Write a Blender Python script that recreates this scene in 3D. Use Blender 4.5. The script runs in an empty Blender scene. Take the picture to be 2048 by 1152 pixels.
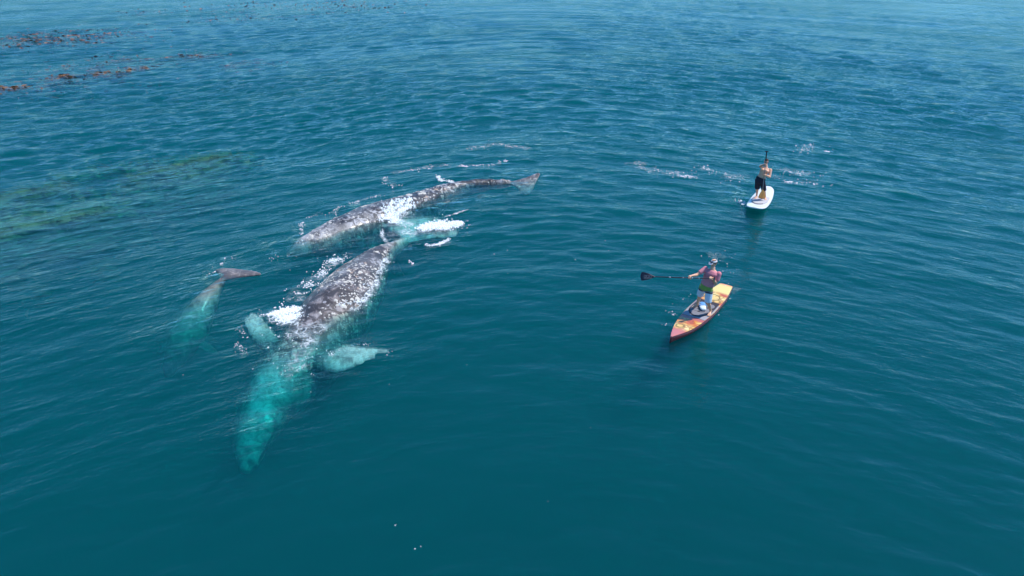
import bpy, bmesh, math, random
import numpy as np
from mathutils import Vector, Matrix

rng = np.random.default_rng(7)
random.seed(7)
SC = bpy.context.scene
COL = SC.collection

# ------------------------------------------------------------------ camera, light, exposure
CAM_H = 10.4
PITCH = math.radians(26.5)
FPX = 1462.0
cam_data = bpy.data.cameras.new('camera')
cam = bpy.data.objects.new('camera', cam_data)
COL.objects.link(cam)
cam.location = (0, 0, CAM_H)
cam.rotation_euler = (math.pi / 2 - PITCH, 0, 0)
cam_data.sensor_width = 36.0
cam_data.lens = 36.0 * FPX / 2048.0
cam_data.clip_end = 12000
SC.camera = cam

SUN_ELEV = math.radians(60)
SUN_DIR = Vector((1.0, 0.20, 0)).normalized() * math.cos(SUN_ELEV) + Vector((0, 0, math.sin(SUN_ELEV)))
world = bpy.data.worlds.new('World')
SC.world = world
world.use_nodes = True
wn = world.node_tree.nodes
sky = wn.new('ShaderNodeTexSky')
sky.sky_type = 'NISHITA'
sky.sun_disc = False
sky.sun_elevation = SUN_ELEV
sky.sun_rotation = math.atan2(SUN_DIR.x, SUN_DIR.y)
sky.air_density = 0.9
sky.dust_density = 0.15
sky.ozone_density = 1.5
wn['Background'].inputs['Strength'].default_value = 0.15
hs = wn.new('ShaderNodeHueSaturation')
hs.inputs['Saturation'].default_value = 1.15
hs.inputs['Hue'].default_value = 0.498
world.node_tree.links.new(sky.outputs[0], hs.inputs['Color'])
tint = wn.new('ShaderNodeMix')          # the camera's cool white balance
tint.data_type = 'RGBA'
tint.blend_type = 'MULTIPLY'
tint.inputs[0].default_value = 1.0
tint.inputs[7].default_value = (0.50, 1.0, 1.32, 1)
world.node_tree.links.new(hs.outputs[0], tint.inputs[6])
world.node_tree.links.new(tint.outputs[2], wn['Background'].inputs[0])
sun_data = bpy.data.lights.new('sun', 'SUN')
sun_data.energy = 4.6
sun_data.angle = math.radians(0.53)
sun_data.color = (1.0, 0.96, 0.9)
sun = bpy.data.objects.new('sun', sun_data)
COL.objects.link(sun)
sun.rotation_euler = SUN_DIR.to_track_quat('Z', 'Y').to_euler()
sun.location = (20, 20, 40)

SC.view_settings.view_transform = 'Standard'
SC.view_settings.look = 'None'
SC.view_settings.exposure = 0.0
SC.view_settings.gamma = 1.0
SC.view_settings.use_curve_mapping = False
SC.render.engine = 'CYCLES'
SC.cycles.use_denoising = True
SC.cycles.volume_bounces = 2
SC.cycles.max_bounces = 8
SC.cycles.transparent_max_bounces = 12
SC.cycles.caustics_reflective = False
SC.cycles.caustics_refractive = True
SC.cycles.sample_clamp_indirect = 4.0
SC.cycles.sample_clamp_direct = 0.0


def at(px, py, z=0.0):
    """World point at height z seen at pixel (px, py) of the 2048 x 1152 photograph."""
    u = (px - 1024) / FPX
    v = (576 - py) / FPX
    c, s = math.cos(PITCH), math.sin(PITCH)
    d = Vector((u, c + v * s, -s + v * c))
    t = (z - CAM_H) / d.z
    return Vector((0, 0, CAM_H)) + d * t


# ------------------------------------------------------------------ node helpers
def material(name):
    m = bpy.data.materials.new(name)
    m.use_nodes = True
    nt = m.node_tree
    nt.nodes.clear()
    out = nt.nodes.new('ShaderNodeOutputMaterial')
    return m, nt, out


def N(nt, typ, **kw):
    n = nt.nodes.new(typ)
    ins = kw.pop('ins', {})
    for k, v in kw.items():
        setattr(n, k, v)
    for k, v in ins.items():
        if isinstance(v, bpy.types.NodeSocket):
            nt.links.new(v, n.inputs[k])
        else:
            n.inputs[k].default_value = v
    return n


def ramp(nt, fac, stops, interp='LINEAR'):
    r = nt.nodes.new('ShaderNodeValToRGB')
    r.color_ramp.interpolation = interp
    el = r.color_ramp.elements
    while len(el) < len(stops):
        el.new(0.5)
    for e, (p, c) in zip(el, stops):
        e.position = p
        e.color = (c[0], c[1], c[2], 1) if not isinstance(c, (int, float)) else (c, c, c, 1)
    nt.links.new(fac, r.inputs[0])
    return r.outputs[0]


def mix(nt, fac, a, b):
    m = nt.nodes.new('ShaderNodeMix')
    m.data_type = 'RGBA'
    for key, v in ((0, fac), (6, a), (7, b)):
        if isinstance(v, bpy.types.NodeSocket):
            nt.links.new(v, m.inputs[key])
        elif key == 0:
            m.inputs[0].default_value = v
        else:
            m.inputs[key].default_value = (v[0], v[1], v[2], 1)
    return m.outputs[2]


def math_node(nt, op, a, b=None):
    m = nt.nodes.new('ShaderNodeMath')
    m.operation = op
    for i, v in enumerate((a, b)):
        if v is None:
            continue
        if isinstance(v, bpy.types.NodeSocket):
            nt.links.new(v, m.inputs[i])
        else:
            m.inputs[i].default_value = v
    return m.outputs[0]


def plain(name, color, rough=0.6, coat=0.0, noise=0.12, scale=30.0, metallic=0.0, bump=0.0):
    m, nt, out = material(name)
    tc = N(nt, 'ShaderNodeTexCoord')
    nz = N(nt, 'ShaderNodeTexNoise', ins={'Vector': tc.outputs['Object'], 'Scale': scale, 'Detail': 4.0})
    dark = tuple(c * (1 - noise) for c in color)
    lite = tuple(min(1, c * (1 + noise)) for c in color)
    col = mix(nt, nz.outputs[0], dark, lite)
    p = N(nt, 'ShaderNodeBsdfPrincipled', ins={'Base Color': col, 'Roughness': rough, 'Coat Weight': coat, 'Metallic': metallic})
    if bump:
        b = N(nt, 'ShaderNodeBump', ins={'Height': nz.outputs[0], 'Strength': 0.6, 'Distance': bump})
        nt.links.new(b.outputs[0], p.inputs['Normal'])
    nt.links.new(p.outputs[0], out.inputs[0])
    return m


# ------------------------------------------------------------------ object helpers
def tag(o, label=None, cat=None, group=None, kind=None):
    if label: o['label'] = label
    if cat: o['category'] = cat
    if group: o['group'] = group
    if kind: o['kind'] = kind
    return o


def link_mesh(name, me, mat, parent=None, smooth=True, loc=None):
    o = bpy.data.objects.new(name, me)
    COL.objects.link(o)
    if mat is not None:
        me.materials.clear()
        me.materials.append(mat)
    if smooth:
        me.polygons.foreach_set('use_smooth', [True] * len(me.polygons))
    if parent is not None:
        o.parent = parent
    if loc is not None:
        o.location = loc
    return o


def empty(name, loc, rotz=0.0):
    o = bpy.data.objects.new(name, None)
    o.empty_display_size = 0.2
    COL.objects.link(o)
    o.location = loc
    o.rotation_euler = (0, 0, rotz)
    return o


class MB:
    """Collects lofts, tubes and boxes as raw vertices and faces."""
    def __init__(self):
        self.v = []
        self.f = []

    def loft(self, st, n=16, cap=True, power=2.0):
        base = len(self.v)
        for (c, a, b) in st:
            c, a, b = Vector(c), Vector(a), Vector(b)
            for i in range(n):
                t = 2 * math.pi * i / n
                ct, s = math.cos(t), math.sin(t)
                if power != 2.0:
                    ct = math.copysign(abs(ct) ** (2 / power), ct)
                    s = math.copysign(abs(s) ** (2 / power), s)
                self.v.append(c + a * ct + b * s)
        m = len(st)
        for j in range(m - 1):
            for i in range(n):
                i2 = (i + 1) % n
                self.f.append((base + j * n + i, base + j * n + i2, base + (j + 1) * n + i2, base + (j + 1) * n + i))
        if cap:
            self.f.append(tuple(base + i for i in reversed(range(n))))
            self.f.append(tuple(base + (m - 1) * n + i for i in range(n)))
        return self

    def limb(self, pts, n=12, ratio=1.0, side=None, round_ends=True):
        """pts = [(point, radius), ...]; smooth tapered limb with rounded ends."""
        P = [Vector(p) for p, r in pts]
        R = [r for p, r in pts]
        st = []
        for i in range(len(P)):
            if i == 0: t = P[1] - P[0]
            elif i == len(P) - 1: t = P[-1] - P[-2]
            else: t = (P[i + 1] - P[i]).normalized() + (P[i] - P[i - 1]).normalized()
            t.normalize()
            ref = Vector(side) if side is not None else (Vector((0, 0, 1)) if abs(t.z) < 0.9 else Vector((0, 1, 0)))
            a = (ref - t * ref.dot(t)).normalized()
            b = t.cross(a)
            if i == 0 and round_ends:
                for k in (0.15, 0.6, 0.88):
                    q = math.sqrt(1 - (1 - k) ** 2)
                    st.append((P[0] - t * R[0] * (1 - k), a * R[0] * q, b * R[0] * q * ratio))
            st.append((P[i], a * R[i], b * R[i] * ratio))
            if i == len(P) - 1 and round_ends:
                for k in (0.88, 0.6, 0.15):
                    q = math.sqrt(1 - (1 - k) ** 2)
                    st.append((P[-1] + t * R[-1] * (1 - k), a * R[-1] * q, b * R[-1] * q * ratio))
        return self.loft(st, n)

    def ball(self, c, r, rot=None, n=14):
        if isinstance(r, (int, float)): r = (r, r, r)
        M = rot if rot is not None else Matrix.Identity(3)
        st = []
        for k in range(1, n):
            ph = math.pi * k / n
            st.append((Vector(c) + M @ Vector((0, 0, -r[2] * math.cos(ph))), M @ Vector((r[0] * math.sin(ph), 0, 0)), M @ Vector((0, r[1] * math.sin(ph), 0))))
        return self.loft(st, n)

    def mesh(self, name='mesh'):
        me = bpy.data.meshes.new(name)
        me.from_pydata([tuple(v) for v in self.v], [], self.f)
        me.validate()
        bm = bmesh.new(); bm.from_mesh(me)
        bmesh.ops.recalc_face_normals(bm, faces=bm.faces)
        bm.to_mesh(me); bm.free()
        return me


def fuse(mb, voxel, smooth_it=3, decimate=None):
    """One continuous skin around everything in mb."""
    me = mb.mesh()
    tmp = bpy.data.objects.new('tmp', me)
    COL.objects.link(tmp)
    r = tmp.modifiers.new('r', 'REMESH')
    r.mode = 'VOXEL'
    r.voxel_size = voxel
    if smooth_it:
        s = tmp.modifiers.new('s', 'SMOOTH')
        s.factor = 0.5
        s.iterations = smooth_it
    if decimate:
        d = tmp.modifiers.new('d', 'DECIMATE')
        d.ratio = decimate
    dg = bpy.context.evaluated_depsgraph_get()
    dg.update()
    ev = tmp.evaluated_get(dg)
    out = bpy.data.meshes.new_from_object(ev)
    bpy.data.objects.remove(tmp)
    bpy.data.meshes.remove(me)
    return out


def catmull(P, k):
    """P: (n, d) array -> smooth curve with k samples per span."""
    P = np.asarray(P, float)
    Q = np.vstack([2 * P[0] - P[1], P, 2 * P[-1] - P[-2]])
    out = []
    for i in range(1, len(Q) - 2):
        for t in np.linspace(0, 1, k, endpoint=False):
            a, b, c, d = Q[i - 1], Q[i], Q[i + 1], Q[i + 2]
            out.append(0.5 * ((2 * b) + (c - a) * t + (2 * a - 5 * b + 4 * c - d) * t * t + (3 * b - a - 3 * c + d) * t ** 3))
    out.append(P[-1])
    return np.array(out)


# ------------------------------------------------------------------ sea surface
# The wind waves run in gentle arcs, bent like a bow round the sheltered water of the foreground.
def arc_coords(X, Y):
    X = np.asarray(X, float)
    R = Y + 9.5 * np.sqrt(1 + ((X - 2.0) / 12.0) ** 2)
    U = X - 0.25 * Y * np.tanh((X - 2.0) / 25.0)
    return U, R


NW = 110
lam = np.exp(rng.uniform(np.log(0.32), np.log(11.0), NW))
kk = 2 * np.pi / lam
spread = np.where(lam > 3, 0.45, 0.62)
ang = rng.normal(0, 1, NW) * spread
kx, ky = kk * np.sin(ang), kk * np.cos(ang)
amp = np.where(lam > 3, 0.0007 * lam ** 0.9, 0.0038 * lam ** 0.98) * rng.uniform(0.6, 1.3, NW)
ang[::5] *= 1.9
kx, ky = kk * np.sin(ang), kk * np.cos(ang)
phs = rng.uniform(0, 2 * np.pi, NW)


def vnoise(x, y, seed=0):
    """smooth value noise on a unit lattice, 0..1"""
    xi, yi = np.floor(x).astype(np.int64), np.floor(y).astype(np.int64)
    fx, fy = x - xi, y - yi
    fx, fy = fx * fx * (3 - 2 * fx), fy * fy * (3 - 2 * fy)
    def h(a, b):
        n = (a * 374761393 + b * 668265263 + seed * 974634777) & 0x7fffffff
        n = ((n ^ (n >> 13)) * 1274126177) & 0x7fffffff
        return ((n ^ (n >> 16)) & 0xffff) / 65535.0
    return (h(xi, yi) * (1 - fx) + h(xi + 1, yi) * fx) * (1 - fy) + (h(xi, yi + 1) * (1 - fx) + h(xi + 1, yi + 1) * fx) * fy


def wind(X, Y):
    """sheltered near water, fresher wind further out"""
    t = np.clip((np.hypot(X, Y) - 12) / 45.0, 0, 1)
    return 0.50 + 1.15 * t * t * (3 - 2 * t)


def seen(i, spacing):
    px = np.maximum(abs(kx[i]) * spacing[0], abs(ky[i]) * spacing[1]) / (2 * np.pi)
    return np.clip((1 / np.maximum(px, 1e-9) - 2.3) / 1.6, 0, 1)


def sea_height(X, Y, spacing=None):
    X = np.asarray(X, float); Y = np.asarray(Y, float)
    U, R = arc_coords(X, Y)
    Z = np.zeros_like(U)
    gust = 0.45 + 0.9 * vnoise(U / 9.0, R / 6.0, 3) * (0.5 + vnoise(U / 25.0 + 9, R / 17.0, 5))
    gust = gust * wind(X, Y)
    for i in range(NW):
        a = amp[i]
        if spacing is not None:
            a = a * seen(i, spacing)
        w = np.sin(kx[i] * U + ky[i] * R + phs[i])
        if lam[i] < 3:
            w = (1 - 2 * np.abs(w) ** 1.3 * 0.5) if i % 3 == 0 else w
            a = a * gust
        Z += a * w
    return Z - 0.0


def sea_z(x, y):
    return float(sea_height(np.array([x]), np.array([y]))[0])


def axis(dense0, dense1, step, lo, hi, g=1.045):
    mid = list(np.arange(dense0, dense1, step))
    up, s, x = [], step, mid[-1]
    while x < hi:
        s *= g; x += s; up.append(x)
    dn, s, x = [], step, mid[0]
    while x > lo:
        s *= g; x -= s; dn.append(x)
    return np.array(dn[::-1] + mid + up)


STIRRED = [(520, 860, 1.2), (545, 790, 1.4), (580, 720, 1.8), (620, 660, 1.8), (690, 600, 1.2), (710, 715, 1.3), (505, 650, 1.0), (830, 475, 1.6),
           (760, 440, 1.5), (620, 490, 1.6), (870, 420, 1.8), (370, 640, 1.5), (400, 600, 1.3), (440, 560, 1.0), (1500, 400, 1.2), (1030, 360, 1.3)]


def build_water():
    gx = axis(-14, 15, 0.075, -3000, 3000, 1.03)
    gy = axis(8.5, 38, 0.06, -400, 5000, 1.0115)
    X, Y = np.meshgrid(gx, gy)
    sx, sy = np.gradient(gx), np.gradient(gy)
    SP = np.meshgrid(sx, sy)
    Z = sea_height(X, Y, SP)
    ny, nx = X.shape
    print('water grid', nx, ny, nx * ny)
    Z[0, :] = Z[-1, :] = 0; Z[:, 0] = Z[:, -1] = 0
    co = np.stack([X, Y, Z], -1).reshape(-1, 3)
    idx = np.arange(nx * ny).reshape(ny, nx)
    q = np.stack([idx[:-1, :-1], idx[:-1, 1:], idx[1:, 1:], idx[1:, :-1]], -1).reshape(-1, 4)
    nb = len(co)
    D = -16.0
    x0, x1, y0, y1 = gx[0], gx[-1], gy[0], gy[-1]
    bot = np.array([[x0, y0, D], [x1, y0, D], [x1, y1, D], [x0, y1, D]])
    co = np.vstack([co, bot])
    me = bpy.data.meshes.new('water')
    ring = list(idx[0, :]), list(idx[-1, ::-1]), list(idx[:, 0][::-1]), list(idx[:, -1])
    faces_ex = [[nb, nb + 3, nb + 2, nb + 1],
                [nb, nb + 1] + ring[0][::-1],
                [nb + 2, nb + 3] + ring[1][::-1],
                [nb + 3, nb] + ring[2][::-1],
                [nb + 1, nb + 2] + ring[3][::-1]]
    loops = np.concatenate([q.reshape(-1)] + [np.array(f) for f in faces_ex])
    sizes = np.concatenate([np.full(len(q), 4), [len(f) for f in faces_ex]])
    starts = np.concatenate([[0], np.cumsum(sizes)[:-1]])
    me.vertices.add(len(co)); me.vertices.foreach_set('co', co.reshape(-1))
    me.loops.add(len(loops)); me.loops.foreach_set('vertex_index', loops.astype(np.int32))
    me.polygons.add(len(sizes)); me.polygons.foreach_set('loop_start', starts.astype(np.int32))
    me.update(calc_edges=True)
    me.polygons.foreach_set('use_smooth', np.concatenate([np.ones(len(q), bool), np.zeros(5, bool)]))
    # flow coordinates (arc length, radius) for the ripple textures
    U, R = arc_coords(co[:, 0], co[:, 1])
    at_ = me.attributes.new('flow', 'FLOAT_VECTOR', 'POINT')
    at_.data.foreach_set('vector', np.stack([U, R, np.zeros_like(U)], -1).reshape(-1))
    # slope of the waves too short for the mesh at this distance: they show as a rougher gloss
    lost = np.zeros(len(co))
    sp = [np.concatenate([q.reshape(-1), np.full(4, 30.0)]) for q in SP]
    for i in range(NW):
        lost += (amp[i] * kk[i]) ** 2 * 0.5 * (1 - seen(i, sp))
    at2 = me.attributes.new('unresolved', 'FLOAT', 'POINT')
    at2.data.foreach_set('value', np.sqrt(lost))
    # water stirred by the whales and boards ripples more
    stir = np.zeros(len(co))
    for (px, py, r) in STIRRED:
        p = at(px, py, 0)
        stir = np.maximum(stir, np.exp(-((co[:, 0] - p.x) ** 2 + (co[:, 1] - p.y) ** 2) / r ** 2))
    at4 = me.attributes.new('wind', 'FLOAT', 'POINT')
    at4.data.foreach_set('value', wind(co[:, 0], co[:, 1]))
    at3 = me.attributes.new('stirred', 'FLOAT', 'POINT')
    at3.data.foreach_set('value', stir)
    o = link_mesh('water', me, None, smooth=False)
    me.materials.append(water_material())
    tag(o, 'blue green open sea with small wind ripples', kind='structure')
    return o


SIG_S = (0.006, 0.112, 0.138)     # scattering, 1/m
SIG_A = (1.8, 0.180, 0.180)       # absorption, 1/m
REFR = 0.38


def water_material():
    m, nt, out = material('sea_water')
    fl = N(nt, 'ShaderNodeAttribute', attribute_name='flow')
    mp = N(nt, 'ShaderNodeMapping', ins={'Vector': fl.outputs['Vector'], 'Scale': (0.45, 1.0, 1.0)})
    st = N(nt, 'ShaderNodeAttribute', attribute_name='stirred')
    un = N(nt, 'ShaderNodeAttribute', attribute_name='unresolved')
    n1 = N(nt, 'ShaderNodeTexNoise', ins={'Vector': mp.outputs[0], 'Scale': 3.2, 'Detail': 4.0, 'Roughness': 0.6, 'Distortion': 0.35})
    n0 = N(nt, 'ShaderNodeTexNoise', ins={'Vector': mp.outputs[0], 'Scale': 1.1, 'Detail': 2.0, 'Roughness': 0.5, 'Distortion': 0.5})
    mp2 = N(nt, 'ShaderNodeMapping', ins={'Vector': fl.outputs['Vector'], 'Scale': (0.5, 1.0, 1.0), 'Rotation': (0, 0, 0.3)})
    n2 = N(nt, 'ShaderNodeTexNoise', ins={'Vector': mp2.outputs[0], 'Scale': 10.0, 'Detail': 3.0, 'Roughness': 0.6})
    gust = N(nt, 'ShaderNodeTexNoise', ins={'Vector': mp.outputs[0], 'Scale': 0.10, 'Detail': 3.0})
    g = math_node(nt, 'ADD', ramp(nt, gust.outputs[0], [(0.32, 0.45), (0.68, 1.0)]), math_node(nt, 'MULTIPLY', st.outputs['Fac'], 1.3))
    g = math_node(nt, 'MULTIPLY', g, N(nt, 'ShaderNodeAttribute', attribute_name='wind').outputs['Fac'])
    b0 = N(nt, 'ShaderNodeBump', ins={'Height': math_node(nt, 'MULTIPLY', n0.outputs[0], g), 'Strength': 1.0, 'Distance': 0.15})
    b1 = N(nt, 'ShaderNodeBump', ins={'Height': math_node(nt, 'MULTIPLY', n1.outputs[0], g), 'Strength': 1.0, 'Distance': 0.070, 'Normal': b0.outputs[0]})
    b2 = N(nt, 'ShaderNodeBump', ins={'Height': math_node(nt, 'MULTIPLY', n2.outputs[0], g), 'Strength': 1.0, 'Distance': 0.026, 'Normal': b1.outputs[0]})
    nrm = b2.outputs[0]
    fr = N(nt, 'ShaderNodeFresnel', ins={'IOR': 1.33, 'Normal': nrm})
    gl = N(nt, 'ShaderNodeBsdfGlossy', ins={'Color': (1, 1, 1, 1), 'Roughness': math_node(nt, 'ADD', math_node(nt, 'MULTIPLY', un.outputs['Fac'], 0.85), 0.035), 'Normal': nrm})
    tr = N(nt, 'ShaderNodeBsdfTransparent', ins={'Color': (1, 1, 1, 1)})
    rf = N(nt, 'ShaderNodeBsdfRefraction', ins={'Color': (1, 1, 1, 1), 'Roughness': 0.0, 'IOR': 1.12, 'Normal': nrm})
    mt = N(nt, 'ShaderNodeMixShader', ins={0: REFR})
    nt.links.new(tr.outputs[0], mt.inputs[1]); nt.links.new(rf.outputs[0], mt.inputs[2])
    ms = N(nt, 'ShaderNodeMixShader', ins={0: fr.outputs[0]})
    nt.links.new(mt.outputs[0], ms.inputs[1]); nt.links.new(gl.outputs[0], ms.inputs[2])
    nt.links.new(ms.outputs[0], out.inputs['Surface'])
    ds = max(SIG_S)
    vs = N(nt, 'ShaderNodeVolumeScatter', ins={'Color': tuple(s / ds for s in SIG_S) + (1,), 'Density': ds, 'Anisotropy': 0.0})
    da = max(SIG_A) * 1.0001
    va = N(nt, 'ShaderNodeVolumeAbsorption', ins={'Color': tuple(1 - s / da for s in SIG_A) + (1,), 'Density': da})
    ad = N(nt, 'ShaderNodeAddShader')
    nt.links.new(vs.outputs[0], ad.inputs[0]); nt.links.new(va.outputs[0], ad.inputs[1])
    nt.links.new(ad.outputs[0], out.inputs['Volume'])
    return m


water = build_water()


def build_seabed():
    me = bpy.data.meshes.new('seabed')
    me.from_pydata([(-2900, -390, -15), (2900, -390, -15), (2900, 4900, -15), (-2900, 4900, -15)], [], [(0, 1, 2, 3)])
    o = link_mesh('seabed', me, plain('sand_floor', (0.12, 0.11, 0.08), 0.9, scale=0.4), smooth=False)
    tag(o, 'dim sandy sea floor far below the water', kind='structure')


build_seabed()

# ------------------------------------------------------------------ whales
def skin_material(name, dark, mid, pale, patch, warm=0.3, spots=0.5, seed=0.0):
    m, nt, out = material(name)
    tc = N(nt, 'ShaderNodeTexCoord')
    v = N(nt, 'ShaderNodeMapping', ins={'Vector': tc.outputs['Object'], 'Location': (seed, seed * 0.7, 0)}).outputs[0]
    n1 = N(nt, 'ShaderNodeTexNoise', ins={'Vector': v, 'Scale': 1.1, 'Detail': 5.0, 'Roughness': 0.6})
    n2 = N(nt, 'ShaderNodeTexNoise', ins={'Vector': v, 'Scale': 3.4, 'Detail': 6.0, 'Roughness': 0.68, 'Distortion': 0.8})
    n3 = N(nt, 'ShaderNodeTexNoise', ins={'Vector': v, 'Scale': 22.0, 'Detail': 4.0, 'Roughness': 0.7})
    base = mix(nt, ramp(nt, n1.outputs[0], [(0.35, 0), (0.65, 1)]), dark, mid)
    base = mix(nt, ramp(nt, n2.outputs[0], [(0.52, 0), (0.66, 1)]), base, (mid[0] * 1.5 + warm * 0.06, mid[1] * 1.4 + warm * 0.02, mid[2] * 1.35))
    blot = math_node(nt, 'MULTIPLY', ramp(nt, n2.outputs[0], [(0.5, 0), (0.565, 1)]), ramp(nt, n1.outputs[0], [(0.42, 0.1), (0.6, 1)]))
    base = mix(nt, math_node(nt, 'MULTIPLY', blot, spots), base, pale)
    # small round scars
    vo = N(nt, 'ShaderNodeTexVoronoi', ins={'Vector': v, 'Scale': 5.0, 'Randomness': 1.0})
    keep = N(nt, 'ShaderNodeSeparateColor', ins={0: vo.outputs['Color']})
    size = math_node(nt, 'MULTIPLY', keep.outputs[0], 0.42)
    sp = math_node(nt, 'LESS_THAN', math_node(nt, 'ADD', vo.outputs['Distance'], math_node(nt, 'MULTIPLY', n3.outputs[0], 0.25)), size)
    base = mix(nt, math_node(nt, 'MULTIPLY', sp, spots), base, pale)
    base = mix(nt, ramp(nt, n3.outputs[0], [(0.50, 0), (0.75, 0.45)]), base, dark)
    # long pale scratches
    mp = N(nt, 'ShaderNodeMapping', ins={'Vector': v, 'Scale': (9, 1.2, 5), 'Rotation': (0.3, 0.4, 0.9)})
    n4 = N(nt, 'ShaderNodeTexNoise', ins={'Vector': mp.outputs[0], 'Scale': 3.0, 'Detail': 2.0})
    base = mix(nt, math_node(nt, 'MULTIPLY', ramp(nt, n4.outputs[0], [(0.66, 0), (0.70, 1)]), 0.5), base, pale)
    pa = N(nt, 'ShaderNodeAttribute', attribute_name='pale')
    pn = math_node(nt, 'MULTIPLY', pa.outputs['Fac'], ramp(nt, n2.outputs[0], [(0.40, 0.25), (0.54, 1.0)]))  # mottled pale skin; its contrast also stands in for caustic light under water
    base = mix(nt, pn, base, patch)
    p = N(nt, 'ShaderNodeBsdfPrincipled', ins={'Base Color': base, 'Roughness': 0.45, 'Coat Weight': 0.3, 'Coat Roughness': 0.2})
    h = math_node(nt, 'ADD', math_node(nt, 'MULTIPLY', n2.outputs[0], 1.0), math_node(nt, 'MULTIPLY', n3.outputs[0], 0.4))
    b = N(nt, 'ShaderNodeBump', ins={'Height': h, 'Strength': 0.7, 'Distance': 0.05})
    nt.links.new(b.outputs[0], p.inputs['Normal'])
    nt.links.new(p.outputs[0], out.inputs[0])
    return m


def body_spine(stations, k=8):
    """stations: (px, py, z_seen, z_centre, half_width, half_height) -> sampled rows x,y,z,w,h"""
    rows = []
    for (px, py, zs, zc, w, h) in stations:
        p = at(px, py, zs)
        rows.append((p.x, p.y, zc, w, h))
    return catmull(rows, k)


def add_body(mb, S, roll=0.0, n=40):
    st = []
    P = S[:, :3]
    for i in range(len(S)):
        a, b = max(i - 1, 0), min(i + 1, len(S) - 1)
        T = Vector(P[b] - P[a]).normalized()
        side = T.cross(Vector((0, 0, 1))).normalized()
        up = side.cross(T).normalized()
        c, s = math.cos(roll), math.sin(roll)
        A = side * c + up * s
        B = up * c - side * s
        st.append((Vector(P[i]), A * S[i, 3], B * S[i, 4]))
    mb.loft(st, n)
    return st


def add_blade(mb, root, tip, chord_root, chord_tip, prof, thick, bow=Vector((0, 0, 0)), n=20, k=14):
    """thin tapered blade (fluke lobe, flipper). chord_*: unit chord directions, prof(t) half chord."""
    st = []
    root, tip = Vector(root), Vector(tip)
    ax = (tip - root).normalized()
    for j in range(k + 1):
        t = j / k
        c = root.lerp(tip, t) + bow * math.sin(math.pi * t)
        ch = Vector(chord_root).lerp(Vector(chord_tip), t)
        ch = ch.normalized()
        nm = ax.cross(ch).normalized()
        hc = prof(t)
        st.append((c, ch * hc, nm * thick * max(0.12, hc / prof(0.3)) * (1 - 0.7 * t)))
    mb.loft(st, n)


def add_flukes(mb, root, tip_a, tip_b, notch, width, thick=0.09):  # width widens the lobes
    """two swept lobes meeting at the stock; notch is the point of the trailing middle"""
    root, notch = Vector(root), Vector(notch)
    back = (notch - root)
    bl = back.length
    bd = back.normalized()
    for tip in (Vector(tip_a), Vector(tip_b)):
        start = root + back * 0.5
        span = tip - start
        st = []
        k = 16
        for j in range(k + 1):
            t = j / k
            c = start + span * t + bd * (0.10 * bl * math.sin(math.pi * t))
            hc = width * (bl * 0.52) * (1 - t) ** 0.75 * (1 - 0.12 * math.sin(math.pi * t)) + 0.03
            ch = bd.lerp(-span.normalized() * -0.35 + bd, t).normalized()
            nm = span.cross(ch).normalized()
            th = thick * (1 - 0.8 * t) + 0.012
            st.append((c, ch * hc, nm * th))
        mb.loft(st, 20)


def finish_whale(name, mb, voxel, mat, origin, pales, lump=0.02, seed=0, label=''):
    me = fuse(mb, voxel, 2)
    n = len(me.vertices)
    co = np.empty(n * 3); me.vertices.foreach_get('co', co); co = co.reshape(-1, 3)
    no = np.empty(n * 3); me.vertices.foreach_get('normal', no); no = no.reshape(-1, 3)
    d = np.zeros(n)
    for s, a in ((1.3, 1.0), (3.1, 0.5), (7.0, 0.3)):
        d += a * (vnoise(co[:, 0] * s + co[:, 2] * s * 0.7, co[:, 1] * s - co[:, 2] * s * 0.6, seed) - 0.5)
    co = co + no * (d * lump)[:, None]
    # refraction by ripples, put into the shape of the sunken parts as a wobble
    dep = np.clip((-co[:, 2] - 0.1) / 0.6, 0, 1)
    for ax_, sd in ((0, 31), (1, 37)):
        co[:, ax_] += dep * 0.10 * (vnoise(co[:, 0] * 3.3, co[:, 1] * 5.5, sd) - 0.5) + dep * 0.05 * (vnoise(co[:, 0] * 7, co[:, 1] * 12, sd + 1) - 0.5)
    pale = np.zeros(n)
    for (c, r, v) in pales:
        q = np.linalg.norm(co - np.array(c), axis=1)
        pale = np.maximum(pale, v * np.clip(1.6 - q / r, 0, 1))
    co = co - np.array(origin)
    me.vertices.foreach_set('co', co.reshape(-1))
    me.update()
    at_ = me.attributes.new('pale', 'FLOAT', 'POINT')
    at_.data.foreach_set('value', pale)
    root = empty(name, origin)
    body = link_mesh('body', me, mat, root)
    return root, body, co


def dome(r, h, seg, rnd):
    v = [Vector((0, 0, h))]
    f = []
    for q, zz in ((0.6, 0.75), (1.0, -0.15)):
        for i in range(seg):
            a = 2 * math.pi * i / seg
            rr = r * q * rnd.uniform(0.75, 1.2)
            v.append(Vector((rr * math.cos(a), rr * math.sin(a), h * zz)))
    for i in range(seg):
        j = (i + 1) % seg
        f.append((0, 1 + i, 1 + j))
        f.append((1 + i, 1 + seg + i, 1 + seg + j, 1 + j))
    return v, f


barnacle_mat = plain('barnacle_crust', (0.62, 0.58, 0.52), 0.85, noise=0.35, scale=28.0, bump=0.02)
orange_mat = plain('whale_lice', (0.44, 0.33, 0.27), 0.8, noise=0.35, scale=30.0, bump=0.02)


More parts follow.
